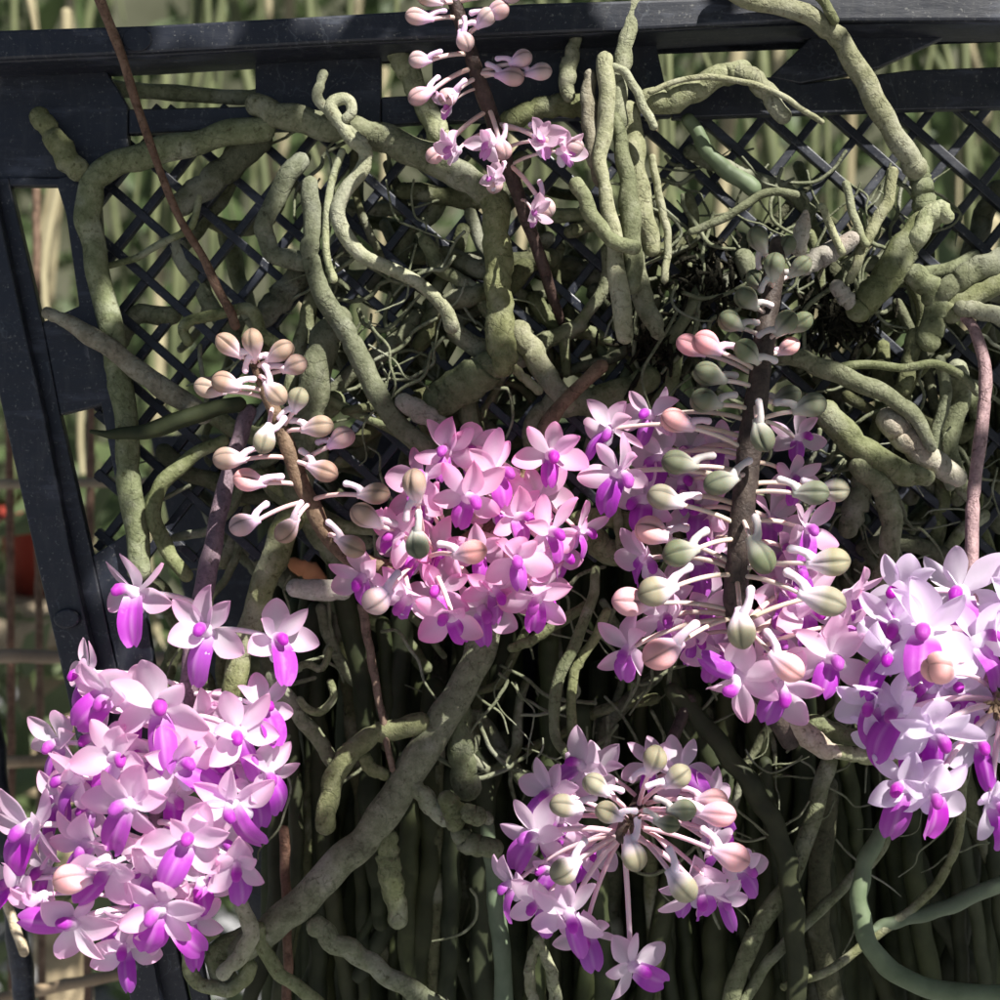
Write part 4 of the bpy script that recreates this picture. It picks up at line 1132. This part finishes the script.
# ------------------------------------------------------------------ light
SUN = nrm(V(0.42, -0.72, 0.56))        # towards the sun
SUN_EL = math.asin(SUN[2]); SUN_AZ = math.atan2(SUN[0], SUN[1])
sl = bpy.data.lights.new('sun', 'SUN'); sl.energy = 5.0; sl.angle = math.radians(0.5); sl.color = (1.0, 0.965, 0.91)
so = bpy.data.objects.new('sun', sl); COL.objects.link(so)
so.rotation_euler = Vector(-SUN).to_track_quat('-Z', 'Y').to_euler()
so.location = (0, 0, 5)
wd = bpy.data.worlds.new('World'); scene.world = wd; wd.use_nodes = True
nt = wd.node_tree
bg = nt.nodes['Background']
sky = nt.nodes.new('ShaderNodeTexSky'); sky.sky_type = 'NISHITA'; sky.sun_disc = False
sky.sun_elevation = SUN_EL; sky.sun_rotation = SUN_AZ
sky.air_density = 1.0; sky.dust_density = 2.0
nt.links.new(sky.outputs[0], bg.inputs[0]); bg.inputs[1].default_value = 0.037

def over_pt():
    while True:
        x, y, z = RNG.uniform(-1.6, 2.2), RNG.uniform(0.75, 3.2), RNG.uniform(2.15, 2.5)
        if math.sin(x * 9 + y * 4) + math.sin(y * 11 - x * 5) + math.sin(x * 23) > -1.1:
            return np.array([x, y, z])


leaf_cloud(4200, over_pt, 0.1, 'foliage', 'shade_canopy', 'unseen leaves added above the background plants to shade and dapple them')  # leaf layer added out of view to darken and dapple the background

# leaves added out of view, left open where the sun should land
su = nrm(np.cross(SUN, [0, 0, 1])); sv = np.cross(su, SUN)
OC = P(500, 500, 60)


def uv(p):
    q = p - OC
    return np.array([q @ su, q @ sv])


LIT = [  # photo x, y, depth, radius px : places the sun reaches
    (130, 620, 150, 60), (215, 650, 170, 60), (285, 660, 146, 36), (110, 720, 165, 70), (185, 740, 176, 60), (260, 745, 160, 50), (120, 800, 190, 60), (60, 810, 165, 60), (200, 830, 190, 50), (110, 880, 200, 60), (180, 900, 190, 36), (40, 890, 150, 40),
    (545, 455, 128, 45), (450, 470, 130, 55), (420, 520, 150, 50), (500, 520, 150, 60), (560, 530, 130, 45), (500, 590, 130, 40), (400, 590, 140, 40),
    (255, 370, 120, 52), (280, 440, 125, 60), (250, 510, 125, 45), (320, 510, 125, 40),
    (630, 430, 120, 40), (660, 540, 150, 45), (640, 610, 160, 45), (720, 590, 140, 30), (800, 480, 140, 26), (690, 345, 120, 26),
    (960, 590, 130, 45), (920, 640, 190, 26), (950, 690, 200, 30), (975, 520, 100, 40), (900, 610, 150, 26), (935, 735, 190, 24), (920, 785, 170, 26),
    (720, 830, 150, 40), (590, 780, 130, 30), (690, 800, 160, 40), (540, 830, 136, 30), (560, 900, 160, 30), (690, 890, 180, 24),
    (900, 580, 140, 44), (985, 600, 130, 55), (880, 690, 160, 44), (990, 760, 170, 55), (960, 640, 170, 50), (910, 730, 170, 40), (940, 800, 175, 34),
    (700, 560, 110, 55), (790, 580, 110, 60), (740, 680, 140, 60), (830, 650, 140, 45), (660, 650, 130, 44), (800, 520, 120, 40), (630, 590, 140, 40),
    (820, 110, 40, 70), (930, 110, -10, 60), (700, 200, 20, 55), (760, 200, 20, 45), (880, 200, 30, 60), (950, 290, 20, 50), (775, 290, 120, 50), (620, 170, 50, 60), (560, 120, 30, 40), (330, 150, 30, 40), (330, 280, 20, 40), (370, 380, 22, 36), (860, 400, 40, 50), (930, 450, 26, 36), (840, 440, 30, 34), (900, 370, 30, 34), (450, 300, 10, 36), (540, 330, 0, 40),
    (870, 90, 50, 60), (740, 90, 44, 50), (660, 120, 50, 40), (610, 90, 55, 50), (770, 130, -30, 50), (840, 250, 50, 40), (880, 150, -30, 50), (640, 230, 40, 40), (700, 160, 0, 40), (960, 240, 0, 40), (990, 310, 40, 26), (800, 20, 60, 40), (660, 20, 45, 40), (930, 200, 36, 40),
    (500, 20, 100, 40), (430, 30, 100, 40), (520, 65, 100, 24), (500, 270, 30, 34), (345, 330, 22, 36), (370, 145, 22, 36), (340, 210, 30, 24), (780, 725, 46, 40), (310, 590, 30, 12), (540, 360, 8, 20), (110, 310, 12, 20), (200, 30, 40, 40), (320, 25, 40, 30), (410, 300, 30, 24), (360, 390, 22, 20), (480, 360, 26, 20),
]
cell = 0.004
HW, HH = 0.32, 0.34
nx, ny = int(2 * HW / cell), int(2 * HH / cell)
lit = np.zeros((nx, ny), bool)
gx = (np.arange(nx) + .5) * cell - HW; gy = (np.arange(ny) + .5) * cell - HH
GX, GY = np.meshgrid(gx, gy, indexing='ij')
for x, y, d, r in LIT:
    q = uv(P(x, y, d)); rr = r * K(d)
    ex = uv(P(x + r, y, d)) - q; ey = uv(P(x, y + r, d)) - q
    Mx = np.linalg.inv(np.array([ex, ey]).T)
    dxy = np.stack([GX - q[0], GY - q[1]], -1) @ Mx.T
    lit |= (dxy ** 2).sum(-1) < 1.0
vs, fs = [], []
tries = 0
for i in range(14000):
    a0, b0 = RNG.uniform(-HW, HW), RNG.uniform(-HH, HH)
    ia, ib = int((a0 + HW) / cell), int((b0 + HH) / cell)
    ang_ = RNG.uniform(0, 6.28); l = RNG.uniform(0.016, 0.034); w_ = l * RNG.uniform(0.35, 0.5)
    da = np.array([math.cos(ang_), math.sin(ang_)])
    ok = True
    for s_ in (-0.5, -0.25, 0, 0.25, 0.5):
        aa, bb = a0 + da[0] * l * s_, b0 + da[1] * l * s_
        ii, jj = int((aa + HW) / cell), int((bb + HH) / cell)
        if 0 <= ii < nx and 0 <= jj < ny and lit[ii, jj]:
            ok = False
            break
    if not ok:
        if RNG.random() > 0.006:
            continue
    dist = RNG.uniform(0.50, 0.72)
    cpt = OC + su * a0 + sv * b0 + SUN * dist
    axv = nrm(su * da[0] + sv * da[1] + SUN * RNG.gauss(0, .4)); b_ = nrm(np.cross(SUN, axv) + SUN * RNG.gauss(0, .35)); n_ = np.cross(axv, b_)
    q = len(vs)
    vs += [cpt - axv * l * .5, cpt - axv * l * .12 + b_ * w_ * .5, cpt + axv * l * .22 + b_ * w_ * .4, cpt + axv * l * .5 - n_ * l * .1, cpt + axv * l * .22 - b_ * w_ * .4, cpt - axv * l * .12 - b_ * w_ * .5, cpt - n_ * l * .06]
    fs += [(q, q + 1, q + 6), (q + 1, q + 2, q + 6), (q + 2, q + 3, q + 6), (q + 3, q + 4, q + 6), (q + 4, q + 5, q + 6), (q + 5, q, q + 6)]
oh = link('light_mask_leaves', mesh_data('light_mask_leaves', np.array(vs), fs, M['foliage']))
tag(oh, 'unseen leaves added above the crate, left open where sun should fall', 'foliage', None, 'stuff')

# ------------------------------------------------------------------ camera and output
cd = bpy.data.cameras.new('camera'); co = bpy.data.objects.new('camera', cd); COL.objects.link(co)
co.location = CAM; co.rotation_euler = (math.pi / 2 - PITCH, 0, 0)
cd.sensor_width = 36; cd.angle = 2 * math.atan(500 / D)
cd.clip_start = 0.01; cd.clip_end = 200
cd.dof.use_dof = True; cd.dof.focus_distance = (D - 95) * S
cd.dof.aperture_fstop = cd.lens / 4.6
scene.camera = co
vs_ = scene.view_settings
vs_.view_transform = 'Standard'; vs_.look = 'None'; vs_.exposure = 1.22; vs_.gamma = 1
scene.cycles.use_denoising = True
scene.cycles.max_bounces = 8
